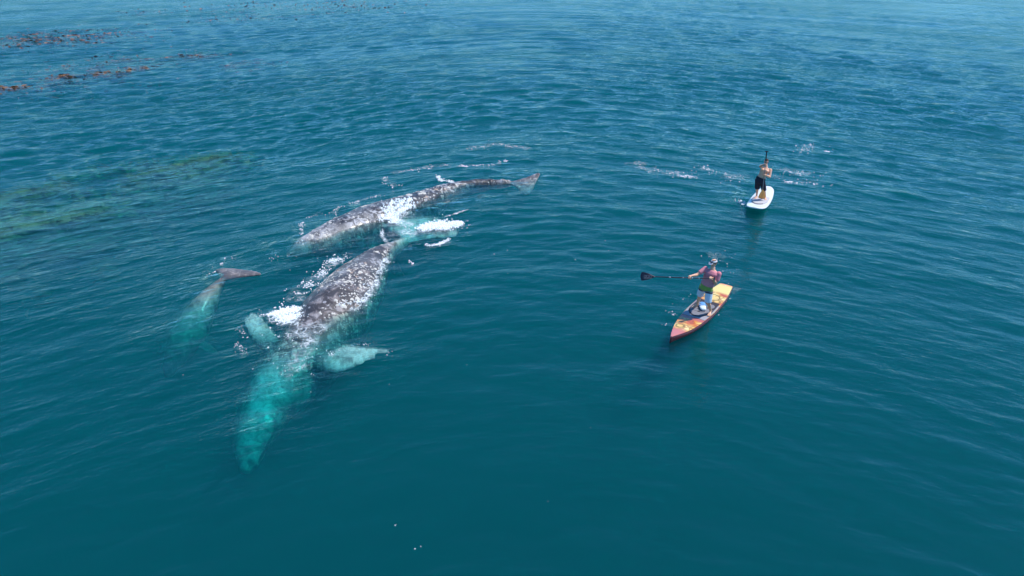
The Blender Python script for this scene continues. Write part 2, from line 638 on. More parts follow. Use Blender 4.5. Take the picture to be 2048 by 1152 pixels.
def add_barnacles(root, body, count, singles, zmin, sizes, seed, dens=None):
    rnd = random.Random(seed)
    me = body.data
    n = len(me.polygons)
    ce = np.empty(n * 3); me.polygons.foreach_get('center', ce); ce = ce.reshape(-1, 3)
    no = np.empty(n * 3); me.polygons.foreach_get('normal', no); no = no.reshape(-1, 3)
    wpos = ce + np.array(root.location)
    cl = vnoise(wpos[:, 0] * 1.4 + 5, wpos[:, 1] * 1.4 + wpos[:, 2], seed) * 0.7 + vnoise(wpos[:, 0] * 4, wpos[:, 1] * 4, seed + 1) * 0.3
    w = (wpos[:, 2] > zmin) * (no[:, 2] > -0.1) * np.clip(cl - 0.28, 0, 1) ** 1.5
    if dens is not None:
        w = w * dens(wpos)
    w = w / w.sum()
    pick = np.random.default_rng(seed).choice(n, count, replace=False, p=w)
    v, f = [], []
    protos = []
    for s in range(4):
        pv, pf = dome(1.0, 0.22, 9, rnd)
        pm = bpy.data.meshes.new('barnacle')
        pm.from_pydata([tuple(p) for p in pv], [], pf)
        pm.materials.append(barnacle_mat if s < 3 else orange_mat)
        pm.polygons.foreach_set('use_smooth', [True] * len(pm.polygons))
        protos.append(pm)
    for i, k in enumerate(pick):
        nn = Vector(no[k])
        q = nn.to_track_quat('Z', 'Y')
        r = rnd.uniform(*sizes) * (1.0 if rnd.random() < 0.8 else 1.4)
        c = Vector(ce[k])
        if i < singles:
            o = bpy.data.objects.new('barnacle', protos[rnd.randrange(4)])
            COL.objects.link(o)
            o.parent = root
            o.location = c
            o.rotation_mode = 'QUATERNION'
            o.rotation_quaternion = q
            rr = r * 1.25
            o.scale = (rr * rnd.uniform(0.75, 1.3), rr, rr)
        else:
            r *= 0.55
            dv, df = dome(r, r * 0.3, 6, rnd)
            b = len(v)
            v += [c + q @ p for p in dv]
            f += [tuple(b + t for t in ff) for ff in df]
    me2 = bpy.data.meshes.new('barnacle_crust')
    me2.from_pydata([tuple(p) for p in v], [], f)
    o = link_mesh('barnacle_crust', me2, barnacle_mat, root)
    o['kind'] = 'stuff'


def norm(v):
    return Vector(v).normalized()


def whale_mother():
    S = body_spine([
        (491, 938, -1.80, -1.95, 0.16, 0.14),
        (496, 905, -1.55, -1.78, 0.32, 0.24),
        (508, 850, -1.15, -1.52, 0.50, 0.38),
        (528, 790, -0.78, -1.32, 0.68, 0.56),
        (556, 735, -0.38, -1.10, 0.84, 0.76),
        (594, 685, -0.14, -0.99, 1.02, 0.92),
        (636, 632, -0.02, -0.86, 1.12, 0.98),
        (668, 583, 0.25, -0.62, 1.12, 1.00),
        (704, 540, 0.25, -0.50, 0.96, 0.85),
        (738, 511, 0.12, -0.40, 0.68, 0.60),
        (768, 494, 0.02, -0.30, 0.38, 0.40),
        (792, 487, -0.10, -0.26, 0.20, 0.26),
        (812, 480, -0.22, -0.28, 0.13, 0.17)])
    mb = MB()
    add_body(mb, S, roll=0.0)
    root = Vector((S[-1][0], S[-1][1], -0.3))
    add_flukes(mb, root, at(762, 452, -0.18), at(912, 473, -0.14), at(862, 442, -0.22), 1.25)
    # flippers
    ra = Vector(tuple(S[38][:3])); rb = Vector(tuple(S[36][:3]))
    prof = lambda t: float(np.interp(t, [0, 0.15, 0.4, 0.7, 0.9, 0.97, 1.0], [0.26, 0.38, 0.46, 0.40, 0.28, 0.16, 0.06]))
    add_blade(mb, at(562, 712, -0.62), at(504, 627, -0.14), norm((1.0, 0.25, 0.0)), norm((1.0, 0.1, 0.0)), lambda t: 0.78 * prof(t), 0.12, bow=Vector((-0.18, 0, 0.1)))
    prof = lambda t: float(np.interp(t, [0, 0.12, 0.32, 0.6, 0.85, 0.96, 1.0], [0.30, 0.44, 0.56, 0.42, 0.22, 0.11, 0.05]))
    add_blade(mb, at(632, 722, -0.45), at(780, 702, -0.13), norm((0.1, -1, -0.15)), norm((-0.25, -1, -0.1)), prof, 0.12, bow=Vector((0, -0.22, 0.06)))
    # jaw line ridge and blowhole mound
    org = Vector((S[52][0], S[52][1], 0))
    fa, fb = at(520, 645, -0.25), at(700, 725, -0.35)
    fl = at(830, 470, -0.3)
    pales = [((at(503, 629, -0.16) + fa) / 2, 0.8, 0.95), (fa, 0.75, 0.95), (fb, 0.62, 0.95), (at(745, 712, -0.3), 0.7, 1.0),
             (fl, 1.5, 0.95), (at(770, 470, -0.3), 0.8, 1.0), (at(890, 474, -0.3), 0.6, 0.95),
             (at(540, 775, -0.7), 0.55, 0.9), (at(520, 825, -1.0), 0.5, 0.85), (at(506, 870, -1.2), 0.45, 0.7), (at(498, 915, -1.5), 0.5, 0.7), (at(585, 752, -0.7), 0.3, 0.9), (at(600, 790, -1.2), 0.4, 0.8)]
    mat = skin_material('mother_whale_skin', (0.040, 0.033, 0.032), (0.120, 0.096, 0.088), (0.48, 0.46, 0.47), (0.90, 0.92, 0.86), 0.5, 0.75, 3.0)
    root, body, co = finish_whale('whale', mb, 0.045, mat, org, pales, 0.05, 2)
    fold = skin_material('fold_skin', (0.02, 0.02, 0.02), (0.03, 0.03, 0.03), (0.05, 0.05, 0.05), (0.1, 0.1, 0.1), 0.1, 0.2, 4.0)
    for sgn in (-1, 1):
        mb2 = MB()
        pts = []
        for i in range(3, 27, 2):
            T = norm(S[i + 1][:3] - S[i - 1][:3]); sd = T.cross(Vector((0, 0, 1))).normalized()
            pts.append((Vector(S[i][:3]) + sd * S[i][3] * 0.93 * sgn + Vector((0, 0, S[i][4] * 0.30)) - org, 0.030))
        mb2.limb(pts, 8)
        link_mesh('mouth_line', mb2.mesh(), fold, root)
    for sgn in (-1, 1):
        mb2 = MB()
        i = 27
        T = norm(S[i + 1][:3] - S[i - 1][:3]); sd = T.cross(Vector((0, 0, 1))).normalized()
        c = Vector(S[i][:3]) + Vector((0, 0, S[i][4] * 0.99)) + sd * 0.07 * sgn - org
        mb2.limb([(c - T * 0.12 + sd * 0.03 * sgn, 0.018), (c, 0.032), (c + T * 0.12 - sd * 0.02 * sgn, 0.018)], 8)
        link_mesh('blowhole', mb2.mesh(), fold, root)
    tag(root, 'large grey whale with white spotted back diving head first, both pale flippers spread', 'whale', 'grey whales at the surface')
    add_barnacles(root, body, 1250, 270, -0.9, (0.022, 0.060), 11)
    return root, S


def whale_far():
    S = body_spine([
        (574, 502, -0.20, -0.34, 0.10, 0.10),
        (590, 493, -0.12, -0.32, 0.27, 0.22),
        (612, 480, -0.04, -0.30, 0.44, 0.36),
        (634, 467, 0.10, -0.30, 0.60, 0.50),
        (668, 450, 0.16, -0.42, 0.80, 0.70),
        (708, 432, 0.22, -0.55, 0.96, 0.90),
        (750, 415, 0.25, -0.60, 1.02, 0.98),
        (795, 401, 0.22, -0.58, 0.94, 0.90),
        (840, 388, 0.15, -0.48, 0.76, 0.72),
        (880, 376, 0.08, -0.36, 0.55, 0.54),
        (920, 367, 0.04, -0.26, 0.36, 0.38),
        (965, 362, 0.06, -0.14, 0.24, 0.27),
        (1005, 361, 0.08, -0.08, 0.16, 0.20),
        (1020, 360, 0.08, -0.06, 0.13, 0.16)])
    mb = MB()
    add_body(mb, S)
    # knuckles along the tail stock
    for i in range(66, 100, 5):
        mb.ball((S[i][0], S[i][1], S[i][2] + S[i][4] * 0.92), (0.14, 0.12, 0.05))
    root = Vector((S[-1][0], S[-1][1], -0.05))
    add_flukes(mb, root, at(1076, 345, 0.22), at(1050, 390, -0.22), at(1064, 363, -0.02), 1.35)
    prof = lambda t: 0.18 + 0.25 * math.sin(math.pi * min(1, t * 1.05) ** 0.8)
    r0 = Vector(tuple(S[40][:3]))
    add_blade(mb, r0 + Vector((0.7, -0.6, -0.2)), r0 + Vector((1.9, -1.5, -1.1)), norm((1, 0.3, 0)), norm((1, 0.3, 0)), prof, 0.1)
    org = Vector((S[48][0], S[48][1], 0))
    pales = [(at(650, 460, 0.2), 0.5, 0.5), (at(695, 448, 0.3), 0.3, 0.4), (at(625, 470, 0.1), 0.35, 0.6), (at(598, 494, -0.2), 0.7, 0.9), (at(625, 488, -0.3), 0.4, 0.8), (at(1050, 375, -0.1), 0.8, 0.5),
             (at(655, 475, -0.1), 0.5, 0.6), (at(1058, 362, 0), 1.0, 0.15), (at(780, 425, 0.0), 0.4, 0.5), (at(720, 445, -0.1), 0.5, 0.4)]
    mat = skin_material('far_whale_skin', (0.014, 0.013, 0.015), (0.048, 0.044, 0.048), (0.52, 0.51, 0.53), (0.48, 0.47, 0.47), 0.3, 0.9, 9.0)
    root, body, co = finish_whale('whale', mb, 0.042, mat, org, pales, 0.06, 5)
    tag(root, 'mottled grey whale lying along the surface, farthest of the three, tail fluke lifted', 'whale', 'grey whales at the surface')
    add_barnacles(root, body, 800, 120, -0.5, (0.03, 0.06), 12)
    # eye and blowhole
    e = MB(); e.ball((0, 0, 0), (0.05, 0.05, 0.04))
    p = Vector(tuple(S[22][:3]))
    return root, S


def whale_calf():
    S = body_spine([
        (334, 742, -1.7, -1.90, 0.08, 0.08),
        (340, 718, -1.4, -1.65, 0.24, 0.20),
        (352, 688, -1.05, -1.38, 0.38, 0.34),
        (366, 656, -0.68, -1.08, 0.48, 0.44),
        (382, 626, -0.38, -0.80, 0.50, 0.46),
        (398, 601, -0.16, -0.52, 0.43, 0.40),
        (414, 582, -0.02, -0.30, 0.32, 0.30),
        (430, 566, 0.02, -0.18, 0.19, 0.20),
        (444, 555, 0.05, -0.05, 0.10, 0.12)])
    mb = MB()
    add_body(mb, S)
    root = Vector((S[-1][0], S[-1][1], -0.03))
    add_flukes(mb, root, at(431, 541, 0.0), at(521, 549, 0.07), at(464, 541, 0.05), 1.3, 0.06)
    prof = lambda t: 0.09 + 0.13 * math.sin(math.pi * min(1, t * 1.05) ** 0.8)
    for sx in (-1, 1):
        r0 = Vector(tuple(S[24][:3]))
        add_blade(mb, r0 + Vector((0.3 * sx, 0, -0.1)), r0 + Vector((1.0 * sx, -0.1, -0.5)), norm((0, 1, 0)), norm((0, 1, 0)), prof, 0.06)
    org = Vector((S[30][0], S[30][1], 0))
    pales = [(at(384, 628, -0.4), 0.9, 0.8), (at(404, 596, -0.1), 0.6, 0.7), (at(360, 665, -0.8), 0.9, 0.8)]
    mat = skin_material('calf_skin', (0.08, 0.07, 0.07), (0.20, 0.175, 0.165), (0.46, 0.43, 0.40), (0.50, 0.47, 0.42), 0.6, 0.3, 15.0)
    root, body, co = finish_whale('whale', mb, 0.03, mat, org, pales, 0.02, 8)
    tag(root, 'small whale calf sinking out of sight with its tail fluke above water', 'whale', 'grey whales at the surface')
    return root, S


M_ROOT, M_S = whale_mother()
F_ROOT, F_S = whale_far()
C_ROOT, C_S = whale_calf()

# ------------------------------------------------------------------ paddle boards
def frame(nose, tail):
    n, t = Vector(nose), Vector(tail)
    mid = (n + t) / 2
    d = n - t
    return mid, math.atan2(d.y, d.x), d.length


def interp(x, xs, ys):
    return float(np.interp(x, xs, ys))


def smoothcurve(xs, ys):
    """piecewise cubic through points, returned as a function"""
    P = catmull(np.stack([xs, ys], 1), 10)
    return lambda x: float(np.interp(x, P[:, 0], P[:, 1]))


def board_hull(L, halfw, rocker, thick, z0, power, segs=60, n=36):
    """x along the board (nose +x), origin at the middle on the water line"""
    mb = MB()
    st = []
    for i in range(segs + 1):
        s = i / segs
        x = (s - 0.5) * L
        w, r, t = halfw(s), rocker(s), thick(s)
        st.append((Vector((x, 0, z0 + r - t / 2)), Vector((0, w, 0)), Vector((0, 0, t / 2))))
    mb.loft(st, n, power=power)
    return mb.mesh('hull')


def deck_sheet(name, L, halfw, rocker, z0, s0, s1, t0, t1, lift, mat, parent, ns=50, nt=24, shape=None, edge=0.0, crown=0.006):
    """thin sheet lying on the deck between stations s0..s1 and widths t0..t1 (-1..1); shape(s, t) tells which cells stay"""
    v, f, keep = [], [], {}
    for i in range(ns + 1):
        s = s0 + (s1 - s0) * i / ns
        for j in range(nt + 1):
            t = t0 + (t1 - t0) * j / nt
            w = halfw(s)
            v.append(((s - 0.5) * L, t * w * 0.955, z0 + rocker(s) + crown * (1 - t * t) + lift - 0.018 * max(0, abs(t) - 0.6) ** 1.5))
    for i in range(ns):
        for j in range(nt):
            s = s0 + (s1 - s0) * (i + 0.5) / ns
            t = t0 + (t1 - t0) * (j + 0.5) / nt
            if shape is None or shape(s, t):
                a = i * (nt + 1) + j
                f.append((a, a + 1, a + nt + 2, a + nt + 1))
    me = bpy.data.meshes.new(name)
    me.from_pydata(v, [], f)
    bm = bmesh.new(); bm.from_mesh(me)
    bmesh.ops.delete(bm, geom=[q for q in bm.verts if not q.link_faces], context='VERTS')
    bmesh.ops.recalc_face_normals(bm, faces=bm.faces)
    if sum(q.normal.z for q in bm.faces) < 0:
        bmesh.ops.reverse_faces(bm, faces=bm.faces)
    if edge > 0:
        r = bmesh.ops.extrude_face_region(bm, geom=list(bm.faces))
        for q in r['geom']:
            if isinstance(q, bmesh.types.BMVert): q.co.z += edge
        bmesh.ops.recalc_face_normals(bm, faces=bm.faces)
    bm.to_mesh(me); bm.free()
    return link_mesh(name, me, mat, parent)


def art_material():
    """orange and yellow curling artwork with brown ink lines, rose coloured towards the nose"""
    m, nt, out = material('deck_artwork')
    tc = N(nt, 'ShaderNodeTexCoord')
    o = tc.outputs['Object']
    sx = N(nt, 'ShaderNodeSeparateXYZ', ins={0: o})
    warp = N(nt, 'ShaderNodeTexNoise', ins={'Vector': o, 'Scale': 3.0, 'Detail': 2.0})
    ww = N(nt, 'ShaderNodeVectorMath', operation='MULTIPLY_ADD', ins={0: warp.outputs['Color'], 1: (0.42, 0.42, 0.0), 2: o})
    bands = N(nt, 'ShaderNodeTexWave', wave_type='RINGS', rings_direction='SPHERICAL', ins={'Vector': ww.outputs[0], 'Scale': 3.4, 'Distortion': 6.0, 'Detail': 1.5, 'Detail Scale': 1.3})
    vor = N(nt, 'ShaderNodeTexVoronoi', feature='DISTANCE_TO_EDGE', ins={'Vector': ww.outputs[0], 'Scale': 3.6})
    ink = math_node(nt, 'MAXIMUM', ramp(nt, vor.outputs['Distance'], [(0.035, 1), (0.08, 0)]), ramp(nt, bands.outputs['Fac'], [(0.06, 1), (0.16, 0)]))
    blob = N(nt, 'ShaderNodeTexNoise', ins={'Vector': ww.outputs[0], 'Scale': 2.2, 'Detail': 2.0})
    base = ramp(nt, blob.outputs[0], [(0.40, (0.62, 0.12, 0.05)), (0.47, (0.78, 0.29, 0.06)), (0.52, (0.86, 0.52, 0.12)), (0.62, (0.90, 0.72, 0.28))])
    base = mix(nt, math_node(nt, 'MULTIPLY', ink, 0.75), base, (0.42, 0.11, 0.03))
    # clear yellow field at the tail end
    tailf = ramp(nt, math_node(nt, 'ADD', math_node(nt, 'MULTIPLY', sx.outputs[0], 1.0), 2.0), [(0.50, 1), (0.64, 0)])
    base = mix(nt, tailf, base, (0.90, 0.70, 0.24))
    rim = ramp(nt, math_node(nt, 'ADD', sx.outputs[0], 2.5), [(0.42, 1), (0.55, 0)])
    base = mix(nt, rim, base, (0.75, 0.20, 0.09))
    # rings: three round motifs
    for (cx, cy, r) in ((1.22, -0.10, 0.11), (-1.02, -0.02, 0.20), (-0.82, 0.18, 0.10), (-1.0, -0.2, 0.1)):
        d = N(nt, 'ShaderNodeVectorMath', operation='DISTANCE', ins={0: N(nt, 'ShaderNodeCombineXYZ', ins={0: sx.outputs[0], 1: sx.outputs[1]}).outputs[0], 1: (cx, cy, 0)})
        q = math_node(nt, 'ABSOLUTE', math_node(nt, 'SUBTRACT', d.outputs['Value'], r))
        base = mix(nt, ramp(nt, q, [(0.014, 1), (0.028, 0)]), base, (0.30, 0.20, 0.04))
        base = mix(nt, ramp(nt, d.outputs['Value'], [(r * 0.45, 0.8), (r * 0.8, 0)]), base, (0.88, 0.62, 0.18))
    band = ramp(nt, math_node(nt, 'ABSOLUTE', math_node(nt, 'SUBTRACT', sx.outputs[0], 0.60)), [(0.05, 1), (0.10, 0)])
    base = mix(nt, band, base, (0.56, 0.15, 0.12))
    nose = ramp(nt, math_node(nt, 'SUBTRACT', math_node(nt, 'ADD', sx.outputs[0], math_node(nt, 'MULTIPLY', blob.outputs[0], 0.5)), 1.0), [(0.62, 0), (0.78, 1)])
    base = mix(nt, nose, base, (0.62, 0.19, 0.16))
    p = N(nt, 'ShaderNodeBsdfPrincipled', ins={'Base Color': base, 'Roughness': 0.32, 'Coat Weight': 0.4})
    nt.links.new(p.outputs[0], out.inputs[0])
    return m


def touring_board():
    nose, tail = at(1340, 681, 0.12), at(1453, 572, 0.12)
    mid, rz, L = frame(nose, tail)
    zw = sea_z(mid.x, mid.y)
    root = empty('paddle_board', (mid.x, mid.y, zw), rz)
    tag(root, 'long pointed paddle board with orange and yellow artwork deck and rose nose', 'paddle board')
    hw = smoothcurve([0, 0.04, 0.2, 0.42, 0.6, 0.78, 0.92, 0.98, 1.0], [0.20, 0.24, 0.345, 0.40, 0.385, 0.285, 0.12, 0.03, 0.012])
    rk = smoothcurve([0, 0.2, 0.5, 0.8, 1.0], [0.03, 0.005, 0.0, 0.015, 0.085])
    th = smoothcurve([0, 0.1, 0.5, 0.85, 1.0], [0.09, 0.14, 0.16, 0.18, 0.20])
    z0 = 0.095
    link_mesh('hull', board_hull(L, hw, rk, th, z0, 3.4), plain('hull_maroon', (0.10, 0.016, 0.02), 0.3, coat=0.5), root)
    art = art_material()
    deck_sheet('deck', L, hw, rk, z0, 0.006, 0.986, -1, 1, 0.004, art, root, 90, 30)
    grey = plain('pad_grey', (0.21, 0.20, 0.22), 0.85, scale=60)
    dark = plain('pad_dark', (0.035, 0.03, 0.04), 0.8, scale=60)
    pale = plain('side_strip_grey', (0.33, 0.31, 0.33), 0.6)
    # light strips beside the pad, pad, round recess
    deck_sheet('side_strip', L, hw, rk, z0, 0.36, 0.625, -0.97, 0.97, 0.008, pale, root, 40, 30, lambda s, t: abs(t) > 0.55 or s > 0.45, 0.002)
    deck_sheet('deck_pad', L, hw, rk, z0, 0.33, 0.605, -0.86, 0.86, 0.011, dark, root, 60, 50, lambda s, t: (s < 0.47) or (((s - 0.47) / 0.135) ** 2 + (t / 0.9) ** 2 < 1), 0.006)
    deck_sheet('standing_pad', L, hw, rk, z0, 0.455, 0.597, -0.78, 0.78, 0.018, grey, root, 50, 50, lambda s, t: ((s - 0.475) / 0.12) ** 2 + (t / 0.78) ** 2 < 1 and not (abs(t) < 0.012 or abs(s - 0.53) < 0.002), 0.006)
    for cy in (-0.16, 0.17):
        deck_sheet('heel_patch', L, hw, rk, z0, 0.37, 0.45, cy / 0.38 - 0.3, cy / 0.38 + 0.3, 0.018, grey, root, 24, 24,
                   lambda s, t, c=cy / 0.38: ((s - 0.41) / 0.034) ** 2 + ((t - c) / 0.28) ** 2 < 1, 0.006)
    b = MB(); b.limb([((0.13, -0.05, 0.12), 0.012), ((0.13, 0, 0.14), 0.013), ((0.13, 0.05, 0.12), 0.012)])
    h = b.mesh(); link_mesh('carry_handle', h, dark, root)
    # fin below the tail
    st = []
    for k in range(6):
        t = k / 5
        st.append((Vector((-L / 2 + 0.55 - 0.12 * t, 0, -0.03 - 0.26 * t)), Vector((0.11 * (1 - 0.75 * t), 0, 0)), Vector((0, 0.008 * (1 - 0.6 * t), 0))))
    link_mesh('fin', MB().loft(st, 12).mesh(), dark, root)
    white = plain('plug_white', (0.75, 0.75, 0.75), 0.4)
    b = MB(); b.ball((-L / 2 + 0.12, 0, 0.135), (0.022, 0.022, 0.008)); link_mesh('leash_plug', b.mesh(), white, root)
    # drops of water along the rail are part of the foam; the bag between the feet is its own thing
    p = at(1405, 617, 0.17)
    bag = empty('dry_bag', (p.x, p.y, zw + z0 + 0.032), rz + 0.6)
    tag(bag, 'small blue and white bag lying between the feet on the orange board', 'bag')
    mb = MB()
    mb.loft([(Vector((-0.20, 0, 0.045)), Vector((0, 0.05, 0)), Vector((0, 0, 0.012))), (Vector((-0.14, 0.01, 0.06)), Vector((0, 0.08, 0)), Vector((0, 0, 0.036))),
             (Vector((0.0, 0.0, 0.068)), Vector((0, 0.10, 0)), Vector((0, 0, 0.045))), (Vector((0.12, -0.01, 0.06)), Vector((0, 0.085, 0)), Vector((0, 0, 0.038))),
             (Vector((0.19, 0, 0.05)), Vector((0, 0.06, 0)), Vector((0, 0, 0.03)))], 18)
    link_mesh('body', mb.mesh(), plain('bag_white', (0.72, 0.80, 0.88), 0.5, noise=0.25, scale=14, bump=0.02), bag)
    mb = MB()
    mb.ball((-0.14, 0.02, 0.085), (0.11, 0.09, 0.035))
    mb.limb([((-0.02, -0.10, 0.09), 0.02), ((0.0, 0, 0.115), 0.022), ((-0.02, 0.10, 0.09), 0.02)])
    link_mesh('flap', mb.mesh(), plain('bag_blue', (0.12, 0.32, 0.62), 0.5, noise=0.3, scale=14, bump=0.02), bag)
    return root, zw + z0


def white_board():
    nose, tail = at(1507, 421, 0.12), at(1537, 374, 0.12)
    mid, rz, L = frame(nose, tail)
    zw = sea_z(mid.x, mid.y)
    root = empty('paddle_board', (mid.x, mid.y, zw), rz)
    tag(root, 'short white round nosed paddle board under the shirtless man', 'paddle board')
    hw = smoothcurve([0, 0.03, 0.12, 0.35, 0.6, 0.82, 0.93, 0.98, 1.0], [0.10, 0.19, 0.30, 0.39, 0.42, 0.39, 0.30, 0.19, 0.10])
    rk = smoothcurve([0, 0.2, 0.5, 0.8, 1.0], [0.03, 0.005, 0.0, 0.03, 0.13])
    th = smoothcurve([0, 0.1, 0.5, 0.9, 1.0], [0.05, 0.10, 0.13, 0.10, 0.06])
    z0 = 0.085
    link_mesh('hull', board_hull(L, hw, rk, th, z0, 3.0), plain('board_white', (0.80, 0.80, 0.78), 0.35, coat=0.3, noise=0.03), root)
    pad = plain('pad_pale_grey', (0.52, 0.49, 0.50), 0.8, noise=0.08)
    deck_sheet('deck_pad', L, hw, rk, z0, 0.44, 0.80, -0.82, 0.82, 0.004, pad, root, 50, 40, lambda s, t: ((s - 0.55) / 0.24) ** 2 + (t / 0.85) ** 2 < 1, 0.006)
    dark = plain('matte_dark', (0.06, 0.055, 0.06), 0.7)
    # dark arc across the front of the pad
    mb = MB()
    pts = []
    for k in range(13):
        t = -0.62 + 1.1 * k / 12
        s = 0.775 - 0.11 * (t / 0.85) ** 2
        pts.append((((s - 0.5) * L, t * hw(s), z0 + rk(s) + 0.015), 0.018 * (1 - abs(t) * 0.6)))
    mb.limb(pts, 8)
    link_mesh('dark_arc', mb.mesh(), dark, root)
    st = []
    for k in range(6):
        t = k / 5
        st.append((Vector((-L / 2 + 0.4 - 0.12 * t, 0, -0.03 - 0.22 * t)), Vector((0.10 * (1 - 0.75 * t), 0, 0)), Vector((0, 0.008 * (1 - 0.6 * t), 0))))
    link_mesh('fin', MB().loft(st, 12).mesh(), dark, root)
    return root, zw + z0


B1, DECK1 = touring_board()
B2, DECK2 = white_board()


# ------------------------------------------------------------------ paddles
def build_paddle(top, blade_tip, face, mats, label, blade_len=0.42, blade_w=0.115, bands=()):
    """top: handle end, blade_tip: blade end, face: direction the blade faces"""
    top, tip = Vector(top), Vector(blade_tip)
    ax = (tip - top).normalized()
    face = (Vector(face) - ax * ax.dot(Vector(face))).normalized()
    side = ax.cross(face).normalized()
    root = empty('paddle', top)
    tag(root, label, 'paddle')
    L = (tip - top).length
    mb = MB()
    mb.limb([(ax * 0.0, 0.016), (ax * (L - blade_len * 0.8), 0.0145)], 12)
    link_mesh('shaft', mb.mesh(), mats['shaft'], root)
    mb = MB()
    mb.limb([(-side * 0.055, 0.015), (Vector((0, 0, 0)), 0.019), (side * 0.055, 0.015)], 10)
    link_mesh('handle', mb.mesh(), mats['handle'], root)
    st = []
    for k in range(19):
        t = k / 18
        w = blade_w * (math.sin(math.pi * min(1, 0.06 + t * 0.80) * 0.62) ** 1.1) * (1 if t < 0.86 else math.sqrt(max(0.02, 1 - ((t - 0.86) / 0.145) ** 2)))
        st.append((ax * (L - blade_len + blade_len * t) - face * 0.03 * t * t, side * max(w, 0.014), face * (0.013 * (1 - t) + 0.004)))
    bl = link_mesh('blade', MB().loft(st, 20).mesh(), mats['blade'], root)
    for (d0, d1) in bands:
        mb = MB(); mb.limb([(ax * d0, 0.0165), (ax * d1, 0.0165)], 12, round_ends=False)
        link_mesh('shaft_band', mb.mesh(), mats['band'], root)
    return root, ax, face, side, L, bl


carbon = plain('carbon_black', (0.012, 0.013, 0.022), 0.35, coat=0.3)
band_grey = plain('band_grey', (0.45, 0.52, 0.56), 0.4)
P1_top, P1_tip = at(1429, 557.3, 1.47), at(1281, 552.5, 1.47)
p1, ax1, face1, side1, L1, blade1 = build_paddle(P1_top, P1_tip, (at(1281, 552, 1.37) - cam.location) * -1,
    dict(shaft=carbon, handle=carbon, blade=carbon, band=band_grey),
    'black carbon paddle held level by the man in the pink shirt', 0.40, 0.125, ((0.42, 0.44), (0.60, 0.63), (0.86, 0.88), (1.22, 1.26), (1.66, 1.68)))
# grey script logo on the blade: two loops and a bar, slightly proud
logo = MB()
c0 = ax1 * (L1 - 0.20) + face1 * 0.014
for (dx, r) in ((-0.075, 0.032), (0.0, 0.036), (0.075, 0.030)):
    pts = []
    for k in range(15):
        a = 2 * math.pi * k / 16 + dx * 9
        pts.append((c0 + ax1 * (dx + r * math.cos(a)) + side1 * (r * 1.1 * math.sin(a)), 0.0045))
    logo.limb(pts, 6)
logo.limb([(c0 - ax1 * 0.11 - side1 * 0.045, 0.005), (c0 + ax1 * 0.10 - side1 * 0.052, 0.005)], 6)
link_mesh('logo_print', logo.mesh(), plain('logo_grey', (0.22, 0.23, 0.26), 0.5), p1)

P2_tip = at(1523.5, 398, 0.20)
P2_top = at(1533.5, 303, 2.34)
wood = plain('blade_orange_wood', (0.80, 0.36, 0.09), 0.4, noise=0.2, scale=18)
shaft_grey = plain('shaft_grey', (0.26, 0.25, 0.24), 0.4)
p2, ax2, face2, side2, L2, blade2 = build_paddle(P2_top, P2_tip, (cam.location - Vector(P2_tip)),
    dict(shaft=shaft_grey, handle=carbon, blade=wood, band=band_grey),
    'upright paddle with orange wooden blade held by the shirtless man', 0.46, 0.145, ())
mb = MB(); mb.limb([(ax2 * 0.0, 0.02), (ax2 * 0.42, 0.02)], 12)
link_mesh('grip', mb.mesh(), carbon, p2)
rb = MB(); rb.limb([(ax2 * (L2 - 0.40) + face2 * 0.008, 0.008), (ax2 * (L2 - 0.10) + face2 * 0.002, 0.004)], 8)
link_mesh('blade_rib', rb.mesh(), plain('rib_brown', (0.36, 0.15, 0.05), 0.5), blade2)
for o in (blade2.children):
    pass


# ------------------------------------------------------------------ people
def ik(a, b, l1, l2, pole):
    """middle joint between a and b"""
    a, b = Vector(a), Vector(b)
    d = (b - a)
    D = min(d.length, (l1 + l2) * 0.995)
    dn = d.normalized()
    x = (l1 * l1 - l2 * l2 + D * D) / (2 * D)
    h = math.sqrt(max(0.0004, l1 * l1 - x * x))
    p = Vector(pole)
    p = (p - dn * p.dot(dn)).normalized()
    return a + dn * x + p * h


def hand(mb, wrist, grip, axis_dir, thumb_side, s=1.0, shaft_r=0.016):
    """closed hand round a shaft: palm from the wrist to the grip point, four bent fingers and a thumb"""
    wrist, grip = Vector(wrist), Vector(grip)
    ax = Vector(axis_dir).normalized()
    ap = (wrist - grip)
    ap = (ap - ax * ap.dot(ax)).normalized()          # from the shaft back to the wrist
    bk = ax.cross(ap).normalized() * thumb_side        # side the back of the hand is on
    palm_c = grip + ap * 0.030 + bk * 0.022
    mb.limb([(wrist, 0.026), (wrist.lerp(palm_c, 0.55), 0.031), (palm_c, 0.034)], 12)
    for k, (off, ln) in enumerate(((0.032, 1.0), (0.011, 1.08), (-0.010, 1.0), (-0.030, 0.82))):
        pts = []
        R = shaft_r + 0.011
        for q in range(7):
            a = math.radians(20 + 205 * ln * q / 6)
            pts.append((grip + ax * off * s + bk * (R + 0.004) * math.cos(a - 0.2) - ap * R * math.sin(a) * 1.0 + ap * 0.012 * (1 - q / 6), (0.0105 - 0.0004 * q) * s))
        pts.insert(0, (palm_c + ax * off * 0.8, 0.012))
        mb.limb(pts, 8)
    base = palm_c + ax * 0.030 - bk * 0.012
    mb.limb([(base, 0.016), (grip + ax * 0.052 - bk * 0.016, 0.013), (grip + ax * 0.050 - bk * 0.024 - ap * 0.018, 0.011), (grip + ax * 0.038 - bk * 0.018 - ap * 0.034, 0.010)], 8)


